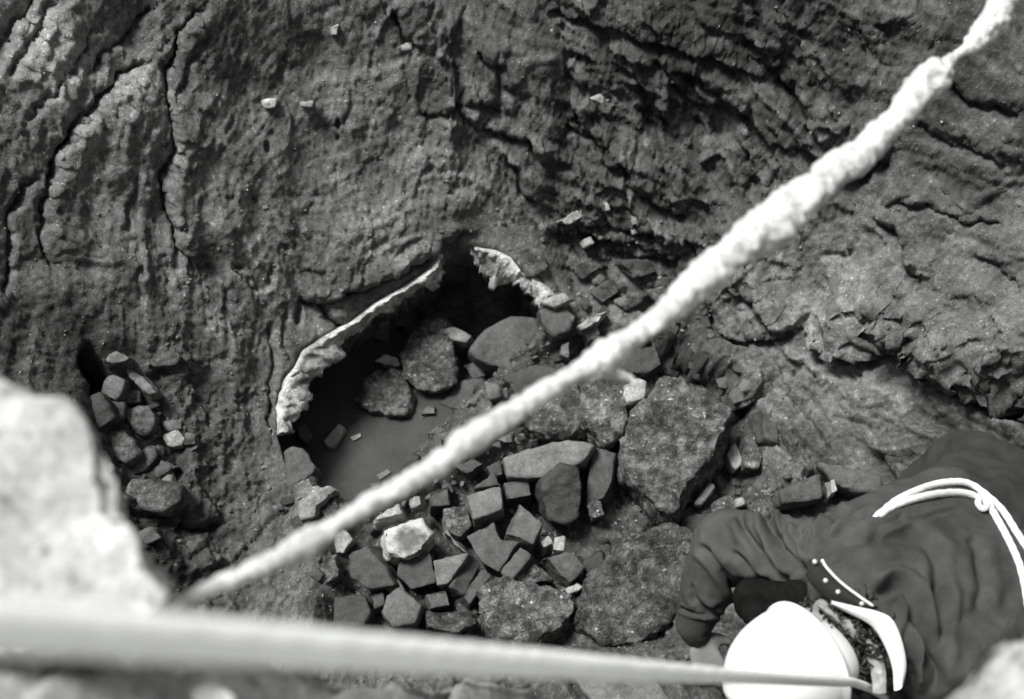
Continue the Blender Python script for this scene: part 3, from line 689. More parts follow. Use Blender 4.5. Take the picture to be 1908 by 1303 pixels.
# pocket of stones on the left
for poly, lift, mt, lab in [
 ([(196,664),(217,654),(245,664),(235,675),(198,682)], .03, L, 'flat light stone right of the black hollow'),
 ([(193,701),(211,693),(235,709),(227,735),(217,747),(184,732)], .05, L, 'brightest six-sided stone of the left pocket'),
 ([(237,722),(261,730),(263,750),(230,750)], .02, B, 'dark stone behind the brightest six-sided stone'),
 ([(230,683),(266,698),(294,732),(277,739),(245,711)], .045, L, 'long light wedge above the left pocket'),
 ([(232,761),(277,756),(288,777),(284,800),(269,810),(240,784)], .05, B, 'large rounded grey stone in the middle of the left pocket'),
 ([(256,812),(297,789),(302,813),(277,828)], .03, B, 'dark stone under the large rounded grey stone'),
 ([(306,813),(329,801),(344,816),(339,831),(313,831)], .045, P, 'small bright pebble at the right edge of the left pocket'),
 ([(347,808),(364,810),(364,828),(343,828)], .03, B, 'small stone touching the bright pebble'),
 ([(306,787),(337,784),(338,799),(308,804)], .03, L, 'light flat chip above the bright pebble'),
 ([(188,805),(230,800),(258,844),(235,865),(198,828)], .04, B, 'slanting dark stone next to the pale foreground rock'),
 ([(261,839),(290,829),(294,852),(266,880),(243,883)], .04, B, 'dull grey stone below the slanting dark stone'),
 ([(272,886),(300,855),(333,870),(289,896)], .05, L, 'three-cornered grey stone at the bottom of the left pocket'),
 ([(159,743),(188,735),(211,777),(185,802),(157,784)], .04, D, 'black stone below the black hollow'),
 ([(193,743),(230,753),(230,777),(209,792)], .03, D, 'black broken stone right below the brightest six-sided stone'),
 ([(246,897),(334,905),(338,933),(303,953),(266,948),(230,925)], .05, B, 'broad hump of dark rock under the left pocket'),
 ([(255,660),(300,650),(340,662),(328,682),(285,686)], .03, B, 'rounded embedded stone above the long light wedge'),
 ([(256,990),(285,980),(300,1003),(272,1015)], .04, L, 'grey stone beside the pale foreground rock, low on the left'),
]:
    rock('stone', poly, lift + .002, .12, M_BED if mt is B else M_BLOCK if (mt is L and 'bright' not in lab and 'light' not in lab) else mt, lab, 'stone', G2, (.1, -.3, 1), bev=.12, amp=.005, big=.009, edge=.011, dome=.004)
# pale stones set on the slope
for poly, lab, mt in [
 ([(1095,385),(1110,366),(1133,375),(1139,392),(1112,400),(1097,396)], 'white stone with a dark centre, upper of the pair over the rubble', P),
 ([(1040,412),(1073,389),(1092,390),(1090,404),(1060,421)], 'long white stone, lower of the pair over the rubble', P),
 ([(1173,402),(1195,399),(1202,414),(1180,418)], 'small white stone right of the pair over the rubble', P),
 ([(1174,428),(1188,424),(1192,434),(1178,438)], 'tiny white stone below the small white stone', P),
 ([(1085,448),(1102,442),(1106,453),(1090,460)], 'tiny white stone under the long white stone', P),
 ([(1100,183),(1118,176),(1142,184),(1124,196)], 'white stone high on the slope left of the thick rope', P),
 ([(1200,135),(1226,124),(1236,138),(1215,152)], 'rounded grey stone in a crack near the top', M_BED),
 ([(612,50),(632,46),(628,64),(618,66)], 'lone white stone near the top edge, left of centre', P),
 ([(490,188),(515,184),(512,200),(496,200)], 'white stone on the upper left slope', P),
 ([(560,192),(582,190),(580,198),(562,198)], 'thin white stone on the upper left slope with a dark gap above', P),
 ([(1784,314),(1798,306),(1806,314),(1790,320)], 'white stone on the right slope, right of the thick rope', P),
 ([(745,82),(765,78),(768,92),(748,94)], 'small grey-white stone in the end of the top crack', P),
 ([(1148,560),(1190,545),(1200,560),(1165,580)], 'pale slab on the bank close above the thick rope', M_BED),
 ([(1100,545),(1135,525),(1150,545),(1120,565)], 'grey slab on the bank right of the hole', M_BED),
 ([(1210,545),(1240,530),(1245,550),(1222,562)], 'light stone touching the upper side of the thick rope', M_BED),
 ([(1060,500),(1100,480),(1125,500),(1085,525)], 'weathered grey stone above the right lip of the hole', M_BED),
 ([(1160,490),(1215,485),(1230,510),(1180,520)], 'weathered grey stone under the dark bands right of the hole', M_BED),
 ([(950,470),(1000,462),(1020,500),(985,515)], 'weathered slab bedded behind the right lip of the hole', M_BED),
]:
    rock('stone', poly, .034 if 'pair' in lab else .014, .07, mt, lab, 'stone', G4, (random.uniform(-.3, .3), -.6 + random.uniform(-.25, .25), 1), bev=.12, amp=.005, big=.008, edge=.010, f=zbase)

# ------------------------------------------------------------------ the rim the photographer leans over
def ledge(edge, n=150, rows=70, reach=1.7):
    E = smooth_curve([at_d(*e) for e in edge], n)
    t = np.linspace(0, 1, rows) ** 1.3
    out = []
    k = np.arange(n)
    tang = np.gradient(E, axis=0); nrm2 = np.stack([-tang[:, 1], tang[:, 0], 0 * k], 1); nrm2 /= np.linalg.norm(nrm2, axis=1, keepdims=True)
    for dz in (1.6, 1.0, .6, .35, .2, .1, .04):                                # the face that drops into the pit
        P = E.copy(); P[:, 2] -= dz; P[:, 1] -= .10 * dz; out.append(P)
    for q in t:
        P = E.copy(); P[:, 1] -= q * reach; P[:, 2] += .25 * q * reach - .06 * math.exp(-q * 12) + .0; out.append(P)
    R = np.stack(out, 1)
    x, y = R[..., 0], R[..., 1]
    nz = .05 * fbm(x * 4, y * 4 + R[..., 2] * 3, 301, 4) + .02 * fbm(x * 17, y * 17 + R[..., 2] * 11, 311, 4)
    pl, e = plates(x * 9 + .4 * fbm(x * 6, y * 6, 5, 2), y * 9 + R[..., 2] * 6, 321, .9)
    R[..., 2] += nz + .025 * pl; R[..., 1] += .6 * nz
    return R.reshape(-1, 3), grid_faces(n, R.shape[1])[:, ::-1]
v, f_ = ledge([(-1500,300,2.0),(-700,560,1.75),(-250,800,1.58),(-70,900,1.5),(90,1010,1.5),(250,1145,1.52),(640,1225,1.75),(900,1275,2.1),(1100,1330,2.45),(1300,1400,2.5),(1540,1430,2.0),(1735,1318,1.62),(1908,1190,1.5),(2250,1000,1.5),(3000,700,1.8)])
led = link('ledge', mesh_from('ledge', v, f_), M_LEDGE); tag(led, kind='structure')

rock_big = dict(f=macro, bev=.14, amp=.008, big=.022, edge=.02)
GF = 'pale stones on the rim in the foreground'
def rim_rock(poly, z, depth, label, mat=None, n=(0, -.2, 1), **kw):
    a = dict(rock_big); a.update(kw)
    return rock('boulder' if kw.get('name') is None else kw['name'], poly, 0, depth, mat or M_RIM, label, 'boulder', GF, n, plane_z=z, flare=.34, **{k: v for k, v in a.items() if k != 'name'})

rim_rock([(-560,640),(-200,600),(-40,640),(0,690),(40,736),(112,752),(152,790),(190,840),(214,880),(218,945),(242,985),(270,1070),(312,1112),(240,1200),(0,1230),(-300,1200),(-560,1000)], 2.20, .28, 'large blurred pale boulder filling the lower left edge of the picture')
for poly, z, lab in [([(60,1160),(110,1150),(150,1185),(120,1230),(60,1225)], 2.14, 'blurred pale cobble under the taut rope, leftmost of the rim cobbles'),
                     ([(205,1180),(260,1170),(275,1215),(235,1245),(205,1220)], 2.10, 'blurred pale cobble under the taut rope, between two other rim cobbles'),
                     ([(350,1285),(395,1268),(440,1295),(440,1340),(380,1350)], 2.02, 'blurred pale cobble cut by the bottom edge of the picture')]:
    rim_rock(poly, z, .05, lab, bev=.3, amp=.002, big=.004, edge=.012)
rock('slab', [(1052,1243),(1215,1262),(1262,1320),(1120,1330)], 0, .06, L, 'flat light slab with straight edges under the taut rope at the bottom edge', 'slab', None, (0,-.1,1), plane_z=.62, bev=.06, amp=.003, big=.006, edge=.012, flare=1.0)

# ------------------------------------------------------------------ ropes
def tube(P, R, seg=20, lump=0.0, lscale=30.0, seed=0, twist=None):
    P = np.asarray(P, float); n = len(P); R = np.broadcast_to(np.asarray(R, float), (n,))
    T = np.gradient(P, axis=0); T /= np.linalg.norm(T, axis=1, keepdims=True)
    ref = np.array([0.0, 0, 1]) if abs(T[0, 2]) < .9 else np.array([1.0, 0, 0])
    A = np.cross(T, ref); A /= np.linalg.norm(A, axis=1, keepdims=True); Bv = np.cross(T, A)
    L = np.r_[0, np.cumsum(np.linalg.norm(P[1:] - P[:-1], axis=1))]
    th = np.linspace(0, 2 * np.pi, seg, endpoint=False)
    rr = R[:, None] * np.ones((1, seg))
    if twist: rr = rr * (1 + twist[1] * np.abs(np.cos(1.5 * (th[None] + L[:, None] / R[:, None] * twist[0]))) - twist[1])
    V = P[:, None] + rr[..., None] * (np.cos(th)[None, :, None] * A[:, None] + np.sin(th)[None, :, None] * Bv[:, None])
    if lump:
        for i in range(n):
            for j in range(seg):
                p = Vector(V[i, j]) + Vector((seed, 0, 0)); d = (V[i, j] - P[i]) / (np.linalg.norm(V[i, j] - P[i]) + 1e-9)
                a = lump * R[i] * (.8 * mnoise.noise(p * lscale) + .7 * abs(mnoise.noise(p * lscale * 2.0)) - .15 + .3 * mnoise.noise(p * lscale * 3.3) + .35 * mnoise.noise(p * lscale * 5.5) + .2 * mnoise.noise(p * lscale * 13))
                V[i, j] += d * a
    V = V.reshape(-1, 3)
    F = []
    for i in range(n - 1):
        for j in range(seg):
            q = (j + 1) % seg; F.append((i * seg + j, i * seg + q, (i + 1) * seg + q, (i + 1) * seg + j))
    c0, c1 = len(V), len(V) + 1
    V = np.vstack([V, P[:1], P[-1:]])
    for j in range(seg):
        q = (j + 1) % seg; F.append((c0, q, j, j)); F.append((c1, (n - 1) * seg + j, (n - 1) * seg + q, (n - 1) * seg + q))
    return V, [f if f[2] != f[3] else f for f in F]
def tube_obj(name, P, R, mat, parent=None, base=None, **kw):
    V, F = tube(P, R, **kw)
    if parent is not None: c = np.array(parent.location)
    elif base is not None: c = np.asarray(base)
    else: c = np.array([V[:, 0].mean(), V[:, 1].mean(), V[:, 2].min()])
    me = bpy.data.meshes.new(name); me.from_pydata([tuple(p) for p in V - c], [], [f if f[2] != f[3] else f[:3] for f in F]); me.update()
    me.polygons.foreach_set('use_smooth', np.ones(len(me.polygons), bool))
    o = link(name, me, mat, parent)
    if parent is None: o.location = c
    return o
M_CAKE = rock_mat('dried_slurry', 0.40, contrast=0.24, scale=14, speck=0.0, rough=0.9, bump=0.5, fine=.8)
M_ROPE = plain_mat('pale_rope', 0.88, .85, .08, 60, .0, 260)
M_CORD = plain_mat('white_cord', 0.72, .8, .08, 60, .6, 300)
RP = [(2060,-190,50),(1960,-90,52),(1880,-12,50),(1848,42,56),(1824,72,46),(1803,88,26),(1785,101,22),(1764,116,30),(1742,142,62),(1705,182,58),(1650,245,52),(1604,288,60),(1545,328,66),(1480,385,72),(1425,428,74),(1355,482,66),
      (1285,540,56),(1225,595,44),(1165,638,46),(1122,668,56),(1072,695,38),(1030,720,42),(960,765,44),(880,818,58),(840,848,44),(800,876,40),(750,906,42),(700,935,40),(620,982,44),(560,1018,50),(500,1048,42),(440,1076,36),(390,1098,32),(330,1124,28),(250,1160,28),(150,1215,26)]
n_ = len(RP); dd = np.interp(np.arange(n_), [0, n_ - 5, n_ - 1], [2.45, 1.72, 1.62])
Lp = np.r_[0, np.cumsum([math.dist(RP[i][:2], RP[i + 1][:2]) for i in range(n_ - 1)])]
dd = 1 / np.interp(Lp, [0, Lp[-1]], [1 / 2.55, 1 / 1.44])
PR = np.array([[*at_d(x, y, d), w * K * d / 2 * .96] for (x, y, w), d in zip(RP, dd)])
C = smooth_curve(PR, 760)
cake = tube_obj('caked_rope', C[:, :3], C[:, 3], M_CAKE, seg=36, lump=.46, lscale=20, seed=4.2)
tag(cake, 'thick lumpy rope caked in whitish slurry, slung diagonally across the whole pit', 'rope')
# far end of the same rope: bare line up to the rock, and a drip of slurry hanging off it
e0 = C[0, :3]; far = np.array([2.05, 2.3, 1.95])
tube_obj('bare_line', smooth_curve([C[6, :3], e0, e0 * .5 + far * .5 + np.array([0, 0, -.03]), far], 60), .016, M_ROPE, cake, seg=12, twist=(.9, .2))
dp = [at_d(1118,672,2.02), at_d(1135,690,2.04), at_d(1150,700,2.05), at_d(1172,706,2.06), at_d(1185,716,2.06)]
tube_obj('drip', smooth_curve(dp, 30), np.linspace(.016, .004, 30), M_CAKE, cake, seg=12, lump=.3, lscale=60)

# ------------------------------------------------------------------ the crouching person
from mathutils.bvhtree import BVHTree
def ball(c, r, rows, segs=10, rings=8):
    th = np.linspace(0, np.pi, rings + 1); ph = np.linspace(0, 2 * np.pi, segs, endpoint=False)
    rows.append((np.asarray(c, float), np.broadcast_to(np.asarray(r, float), (3,))))
_ico = bmesh.new(); bmesh.ops.create_icosphere(_ico, subdivisions=2, radius=1); ICV = np.array([v.co[:] for v in _ico.verts]); ICF = np.array([[v.index for v in f.verts] for f in _ico.faces]); _ico.free()
def limb(rows, pts, step=.012):
    """chain of balls: pts = [(xyz, radius), ...]"""
    for (a, ra), (b, rb) in zip(pts[:-1], pts[1:]):
        a = np.asarray(a, float); b = np.asarray(b, float); n = max(2, int(np.linalg.norm(b - a) / step))
        for t in np.linspace(0, 1, n): ball(a * (1 - t) + b * t, ra * (1 - t) + rb * t, rows)
def skin(name, rows, voxel, mat, parent, base, smooth=8, post=None, sfac=.5):
    V = np.concatenate([ICV * r + c for c, r in rows]); F = np.concatenate([ICF + i * len(ICV) for i in range(len(rows))])
    tmp = bpy.data.objects.new('tmp', mesh_from('tmp', V, F)); COL.objects.link(tmp)
    r = tmp.modifiers.new('r', 'REMESH'); r.mode = 'VOXEL'; r.voxel_size = voxel
    s = tmp.modifiers.new('s', 'SMOOTH'); s.iterations = smooth; s.factor = sfac
    dg = bpy.context.evaluated_depsgraph_get(); ev = tmp.evaluated_get(dg); me = bpy.data.meshes.new_from_object(ev)
    bpy.data.objects.remove(tmp, do_unlink=True); me.name = name
    n = len(me.vertices); co = np.empty(n * 3, np.float32); me.vertices.foreach_get('co', co); co = co.reshape(-1, 3).astype(float)
    nr = np.empty(n * 3, np.float32); me.vertex_normals.foreach_get('vector', nr); nr = nr.reshape(-1, 3).astype(float)
    if post is not None: co = post(co, nr)
    bv = None
    me.vertices.foreach_set('co', (co - base).astype(np.float32).ravel()); me.polygons.foreach_set('use_smooth', np.ones(len(me.polygons), bool)); me.update()
    o = link(name, me, mat, parent)
    polys = [tuple(p.vertices) for p in me.polygons]
    return o, BVHTree.FromPolygons([tuple(p) for p in co], polys)

J = {k: at_z(*v) for k, v in dict(pelvis=(1868,950,.36), waist=(1800,1010,.50), chest=(1705,1085,.66), neck=(1615,1145,.77), head=(1520,1205,.80),
      rsh=(1565,1045,.71), lsh=(1755,1235,.72), relb=(1354,1010,.54), rfore=(1322,1085,.45), rwri=(1292,1165,.35), lelb=(1800,1345,.50), lwri=(1690,1390,.30)).items()}
fw = J['neck'] - J['waist']; fw[2] = 0; fw /= np.linalg.norm(fw); lat = np.array([-fw[1], fw[0], 0.0])       # lat: the person's left
gz = lambda p: float(surf_pt(p[0], p[1])[2])
base = J['pelvis'] * .5 + J['waist'] * .5; base = np.array([base[0], base[1], gz(base)])
person = empty('person', base, 'person crouching head down in dark work clothes and white hard hat, roped round the waist', 'person')
# legs: kneeling, sitting back towards the heels
def leg(sgn, cloth):
    e = .0 if cloth else -.022
    hip = J['pelvis'] + lat * .10 * sgn + np.array([0, 0, -.02])
    knee = hip + fw * .30 + lat * .06 * sgn; knee[2] = gz(knee) + .12
    ank = hip + fw * .02 + lat * .03 * sgn; ank[2] = gz(ank) + .08
    return hip, knee, ank, e
tr = []
for sgn in (-1, 1):
    hip, knee, ank, e = leg(sgn, True)
    limb(tr, [(hip, .125), (hip * .4 + knee * .6, .095), (knee, .078)]); limb(tr, [(knee, .078), (knee * .5 + ank * .5, .075), (ank, .058)])
limb(tr, [(J['pelvis'] + lat * .08, .135), (J['pelvis'] - lat * .08, .135)]); limb(tr, [(J['pelvis'], .15), (J['waist'], .14)])
limb(tr, [(J['pelvis'] + lat * .06, .13), (J['waist'] + lat * .05, .125)]); limb(tr, [(J['pelvis'] - lat * .06, .13), (J['waist'] - lat * .05, .125)])
def cloth_noise(a):
    def f(co, nr):
        x, y, z = co.T
        d = a * (fbm(x * 9 + z * 5, y * 9 - z * 4, 401, 3)) + .12 * a * fbm(x * 60 + z * 40, y * 60, 411, 2)
        return co + nr * d[:, None]
    return f
M_JACKET = plain_mat('dark_overall_cloth', .052, .9, .34, 14, .7, 330, spec=.25)
M_TROUS = plain_mat('darker_trouser_cloth', .032, .9, .34, 14, .7, 330, spec=.2)
M_SKIN = plain_mat('skin', .20, .6, .15, 30, .15, 200)
M_HAIR = plain_mat('dark_hair', .018, .5, .3, 40, .3, 300)
M_HELMET = plain_mat('white_helmet_shell', .66, .45, .06, 14, 0, 100, spec=.5)
M_WHITE = plain_mat('white_cotton', .72, .9, .06, 20, .3, 300)
M_BLACK = plain_mat('black_leather', .018, .5, .2, 30, .3, 200)
M_STUD, t_, b_ = new_mat('bright_stud'); b_.inputs['Base Color'].default_value = (.75, .76, .74, 1); b_.inputs['Metallic'].default_value = .6; b_.inputs['Roughness'].default_value = .35
trousers, BV_T = skin('trousers', tr, .011, M_TROUS, person, base, 10, cloth_noise(.012))

# jacket: torso and sleeves
jk = []
for a, b, ra, rb, wa, wb in (('waist', 'chest', .128, .135, .06, .085), ('chest', 'neck', .135, .085, .085, .05)):
    for q in (-1, -.5, 0, .5, 1): limb(jk, [(J[a] + lat * wa * q, ra), (J[b] + lat * wb * q, rb)], .02)
limb(jk, [(J['waist'] + lat * .10, .12), (J['chest'] + lat * .15, .12), (J['lsh'], .10)], .02)
limb(jk, [(J['neck'] + lat * .02, .075), (J['lsh'], .088), (J['lsh'] * .5 + J['lelb'] * .5, .076), (J['lelb'], .068), (J['lwri'], .046)])
limb(jk, [(J['neck'] - lat * .02, .075), (J['rsh'], .088), (J['rsh'] * .5 + J['relb'] * .5 , .074), (J['relb'], .077), (J['rfore'], .066), (J['rwri'], .042)])
limb(jk, [(J['chest'] - lat * .10, .11), (J['rsh'], .085)]); limb(jk, [(J['chest'] + lat * .10, .11), (J['lsh'], .085)])
FOLDS = [ ([(1532,946),(1512,985),(1503,1020),(1508,1048)], 4, .004), ([(1600,1010),(1660,985),(1720,965),(1790,950)], 4, .003), ([(1262,1130),(1300,1142),(1345,1150)], 4, .004),  # line on the cloth, width px, depth m
 ([(1373,950),(1400,1003),(1438,1052),(1480,1082)], 9, .013), ([(1423,948),(1446,1003),(1477,1049),(1505,1070)], 11, .016), ([(1300,1012),(1338,1056),(1369,1095),(1390,1138)], 8, .011),
 ([(1361,1028),(1400,1064),(1430,1084)], 7, .009), ([(1492,985),(1477,1018),(1494,1054)], 8, .010), ([(1590,952),(1546,976),(1521,1006)], 8, .010), ([(1625,950),(1580,985),(1540,1000)], 6, .006),
 ([(1553,1022),(1600,1005),(1690,1006),(1730,1020),(1747,1060),(1748,1150)], 14, .009), ([(1622,1108),(1668,1089),(1693,1108),(1718,1171),(1736,1232),(1740,1300)], 11, .022), ([(1753,1072),(1750,1187),(1755,1290)], 12, .012),
 ([(1283,1085),(1300,1115),(1330,1150)], 6, .007), ([(1290,1130),(1320,1138),(1345,1130)], 6, .004), ([(1455,955),(1466,1000),(1490,1040)], 6, .007), ([(1395,955),(1425,1020),(1462,1075)], 6, .007),
 ([(1810,990),(1830,1060),(1825,1150)], 14, .008), ([(1690,960),(1640,985),(1620,1010)], 9, .006), ([(1700,1130),(1690,1190),(1700,1280)], 9, .008)]
def jacket_post(co, nr):
    v = co - CAM; dz = v @ FWD; px = W0 / 2 + (v @ RGT) / dz / K; py = H0 / 2 - (v @ UPV) / dz / K
    wpx = px + 5 * fbm(px / 60, py / 60, 431, 2); wpy = py + 5 * fbm(px / 60, py / 60, 441, 2)
    disp = np.zeros(len(co))
    for line, wd, dp in FOLDS:
        d, s, t, k = seg_dist(wpx, wpy, smooth_curve(line, 24))
        en = sstep(0, .15, t) * (1 - sstep(.85, 1, t))
        disp += en * dp * (-1.5 * np.exp(-(d / (.85 * wd)) ** 2) + .75 * np.exp(-((d - 1.9 * wd) / (1.0 * wd)) ** 2))
    co = co + nr * disp[:, None]
    return cloth_noise(.004)(co, nr)
jacket, BV_J = skin('jacket', jk, .0045, M_JACKET, person, base, 16, jacket_post)

def on_person(px, py, off=.006, z=.6):
    o = Vector(CAM); r = Vector(ray(px, py)).normalized(); best = None
    for bv in (BV_J, BV_T):
        hit_ = bv.ray_cast(o, r)
        if hit_[0] is not None and (best is None or hit_[3] < best): best = hit_[3]
    return np.array(o + r * (best - off)) if best is not None else at_z(px, py, z)

# body: one continuous skin figure under the clothes
bd = []
limb(bd, [(J['waist'], .09), (J['chest'], .085), (J['neck'], .040), (J['neck'] * .5 + at_d(1500,1232,2.78) * .5, .056), (at_d(1502,1232,2.78), .085)])
limb(bd, [(J['pelvis'], .11), (J['waist'], .10)])
for sgn in (-1, 1):
    hip, knee, ank, e = leg(sgn, False); limb(bd, [(hip, .09), (knee, .055), (ank, .04)])
for a, b, c in (('rsh', 'relb', 'rwri'), ('lsh', 'lelb', 'lwri')): limb(bd, [(J['neck'], .035), (J[a], .040), (J[b], .042), (J[c], .028)])
def hand(rows, wrist, dirv, across, up, sgn):
    dirv = dirv / np.linalg.norm(dirv); across = across - dirv * (across @ dirv); across /= np.linalg.norm(across); up = np.cross(dirv, across) * (1 if np.cross(dirv, across) @ up > 0 else -1)
    palm = wrist + dirv * .045
    for q in (-.028, -.010, .010, .028): limb(rows, [(wrist, .020), (palm + across * q * .7, .015), (palm + dirv * .04 + across * q, .012)], .006)
    for q, l in ((-.031, .062), (-.011, .074), (.010, .078), (.030, .070)):
        a = palm + dirv * .042 + across * q; b = a + dirv * l * .45 - up * l * .12; c = b + dirv * l * .28 - up * l * .30; d = c + dirv * l * .08 - up * l * .32
        limb(rows, [(a, .0105), (b, .0095), (c, .0088), (d, .0075)], .004)
    a = palm - dirv * .02 + across * .030 * sgn; b = a + across * .030 * sgn + dirv * .024 - up * .012; c = b + dirv * .030 - up * .020 + across * .006 * sgn
    limb(rows, [(a, .015), (b, .0115), (c, .009)], .004)
hd = at_z(1328,1258,.28) - J['rwri']
hand(bd, J['rwri'] + hd * .15, hd, RGT, np.array([0, -.3, 1.0]), 1)
hd2 = at_z(1610,1420,.20) - J['lwri']; hand(bd, J['lwri'] + hd2 * .1, hd2, np.array([0, 1.0, 0]), np.array([0, -.2, 1.0]), 1)
# face: nose, brow and jaw, looking down at the rubble
cb_r, cb_u, cb_b = RGT, UPV, -FWD
HU = -.84 * cb_r - .33 * cb_u + .43 * cb_b; HU /= np.linalg.norm(HU)                 # crown of the head
HR = cb_r - HU * (cb_r @ HU); HR = HR + .30 * (cb_u - HU * (cb_u @ HU)); HR /= np.linalg.norm(HR)   # back of the head
HL = np.cross(HU, HR)
HCC = at_d(1488,1236,2.74)
HC = HCC - HU * .035
ball(HC - HU * .02 - HR * .01, (.088, .088, .088), bd); ball(HC - HU * .085 - HR * .055, .05, bd)
limb(bd, [(HC - HU * .03 - HR * .085, .016), (HC - HU * .065 - HR * .105, .015)], .004)
for q in (-1, 1): ball(HC - HU * .045 + HL * .082 * q + HR * .01, (.020, .020, .026), bd)
body, _b = skin('body', bd, .0055, M_SKIN, person, base, 5)

# hard hat: ribbed shell, rear skirt
def dome(c, U, R_, L_, a, b, hgt, n=40, m=16, rib=0.0, flat=0.0):
    V = []; th = np.linspace(0, 2 * np.pi, n, endpoint=False)
    for k in range(m + 1):
        q = k / m * math.pi / 2
        for t in th:
            rad = math.sin(q); x = a * rad * math.cos(t); y = b * rad * math.sin(t); z = hgt * (math.cos(q) ** (1 - flat))
            if rib: z += rib * math.exp(-(y / .016) ** 2) * max(0, math.cos(q)) ** .3
            V.append(c + R_ * x + L_ * y + U * z)
    return np.array(V), n, m
V, n0, m0 = dome(HCC, HU, HR, HL, .116, .114, .158, rib=.005, flat=.10)
V = V.reshape(m0 + 1, n0, 3)
rim = [V[-1] - HU * .010, HCC + (V[-1] - HCC) * 1.05 - HU * .016, HCC + (V[-1] - HCC) * 1.05 - HU * .021, HCC + (V[-1] - HCC) * .96 - HU * .020, HCC + (V[-1] - HCC) * .95 + HU * .02]
A = np.concatenate([V] + [r[None] for r in rim], 0).transpose(1, 0, 2)
def pmesh(name, V, F, mat, parent=person):
    return link(name, mesh_from(name, np.asarray(V) - np.array(parent.location), F), mat, parent)
hat = pmesh('hard_hat', A.reshape(-1, 3), grid_faces(n0, A.shape[1], True), M_HELMET)
V2, n2, m2 = dome(HCC - HU * .040 + HR * .004, HU, HR, HL, .100, .074, .055)
V2 = V2.reshape(m2 + 1, n2, 3); V2 = np.concatenate([V2, (V2[-1] - HU * .02)[None], (V2[-1] * .97 + .03 * V2[-1].mean(0) - HU * .022)[None]], 0).transpose(1, 0, 2)
pv = link('rear_skirt', mesh_from('rear_skirt', V2.reshape(-1, 3) - np.array(person.location), grid_faces(n2, V2.shape[1], True)), plain_mat('shaded_white_shell', .5, .45, .06, 8), hat)  # white shell greyed in its colour for the shade at the rear

# hair: curls showing between hat and collar
hv, hf = [], []
for k in range(420):
    u = random.random(); t = random.uniform(-2.4, 2.4)
    c = HC - HU * random.uniform(.03, .135) + (HR * math.cos(t) + HL * math.sin(t)) * random.uniform(.06, .10)
    r = random.uniform(.005, .011); a = Vector((random.gauss(0, 1), random.gauss(0, 1), random.gauss(0, 1))).normalized(); b = a.orthogonal().normalized(); d = a.cross(b)
    tt = np.linspace(0, random.uniform(4, 8), 14)
    P = np.array(c)[None] + r * (np.cos(tt)[:, None] * np.array(b) + np.sin(tt)[:, None] * np.array(d)) + np.array(a)[None] * tt[:, None] * .0016
    v, f = tube(P, np.linspace(.0034, .0018, 14), 5)
    o = sum(len(q) for q in hv); hv.append(v); hf += [tuple(i + o for i in q) for q in f]
me = bpy.data.meshes.new('hair'); me.from_pydata([tuple(p) for p in np.concatenate(hv) - np.array(person.location)], [], [f if f[2] != f[3] else f[:3] for f in hf]); me.update(); me.polygons.foreach_set('use_smooth', np.ones(len(me.polygons), bool))
link('hair', me, M_HAIR, person)

def strip(name, a, b, mat, off, thick=.006, n=48, bulge=.008, parent=person, z=.84, dmin=None):
    """a band between two lines, lying on the clothes"""
    a = smooth_curve(a, n); b = smooth_curve(b, n); rows = []
    for q in np.linspace(0, 1, 9):
        P = []
        for (ax, ay), (bx_, by_) in zip(a, b):
            x = ax * (1 - q) + bx_ * q; y = ay * (1 - q) + by_ * q
            p = on_person(x, y, 0, z)
            if dmin is not None:
                d = project(p)[2]; p = at_d(x, y, min(d, dmin))
            P.append(p - FWD * (off + bulge * math.sin(math.pi * q)))
        rows.append(P)
    R = np.array(rows).transpose(1, 0, 2)
    for _ in range(3):
        R[1:-1] = (R[:-2] + 2 * R[1:-1] + R[2:]) / 4
    back = R[:, ::-1] + FWD * thick
    R = np.concatenate([R, back], 1); R = np.concatenate([R, R[:, :1]], 1)
    return pmesh(name, R.reshape(-1, 3), grid_faces(n, R.shape[1]), mat, parent)
strip('collar', [(1548,1118),(1590,1128),(1640,1140),(1664,1158),(1680,1200),(1686,1240),(1680,1275)], [(1545,1124),(1580,1142),(1615,1160),(1634,1180),(1652,1215),(1662,1250),(1664,1285)], M_WHITE, .010, dmin=2.70)
strip('inner_collar', [(1520,1120),(1560,1142),(1600,1164),(1630,1196),(1648,1240),(1650,1290)], [(1522,1130),(1552,1156),(1580,1180),(1606,1214),(1622,1250),(1626,1290)], plain_mat('grey_lining', .28, .9, .4, 60, .4, 200), .004, dmin=2.72)
strap = strip('studded_strap', [(1506,1040),(1532,1052),(1560,1078),(1596,1106),(1624,1124)], [(1499,1070),(1518,1098),(1552,1122),(1592,1136),(1622,1134)], M_BLACK, .012, dmin=2.74)
pp = [on_person(x, y, .0) for x, y in smooth_curve([(1527,1040),(1537,1056),(1562,1082),(1596,1108),(1622,1126)], 24)]
pp = [at_d(*project(p)[:2], min(project(p)[2], 2.74)) - FWD * .020 for p in pp]
o = tube_obj('piping', pp, .0030, M_WHITE, None, base=np.array(person.location), seg=8); o.parent = strap; o.location = (0, 0, 0)
for x, y in ((1514,1044),(1534,1079),(1557,1100),(1601,1122)):
    p = on_person(x, y, 0); p = at_d(x, y, min(project(p)[2], 2.74)) - FWD * .020
    o = link('stud', mesh_from('stud', ICV * .0052 + p - np.array(person.location), ICF), M_STUD, strap)
# added black mass standing in for the deep shadow between sleeve and helmet
sc = []; rs = random.Random(5)
for _ in range(46): ball(at_d(rs.uniform(1400, 1545), rs.uniform(1098, 1150), rs.uniform(2.93, 3.06)), rs.uniform(.018, .042), sc)
limb(sc, [(at_d(1545,1120,2.95), .05), (J['neck'] - np.array([0, 0, .05]), .05)]); skin('shade_fill', sc, .007, plain_mat('shade_black', .007, 1.0, .3, 60, .6, 200, spec=.05), person, base, 4, cloth_noise(.010))
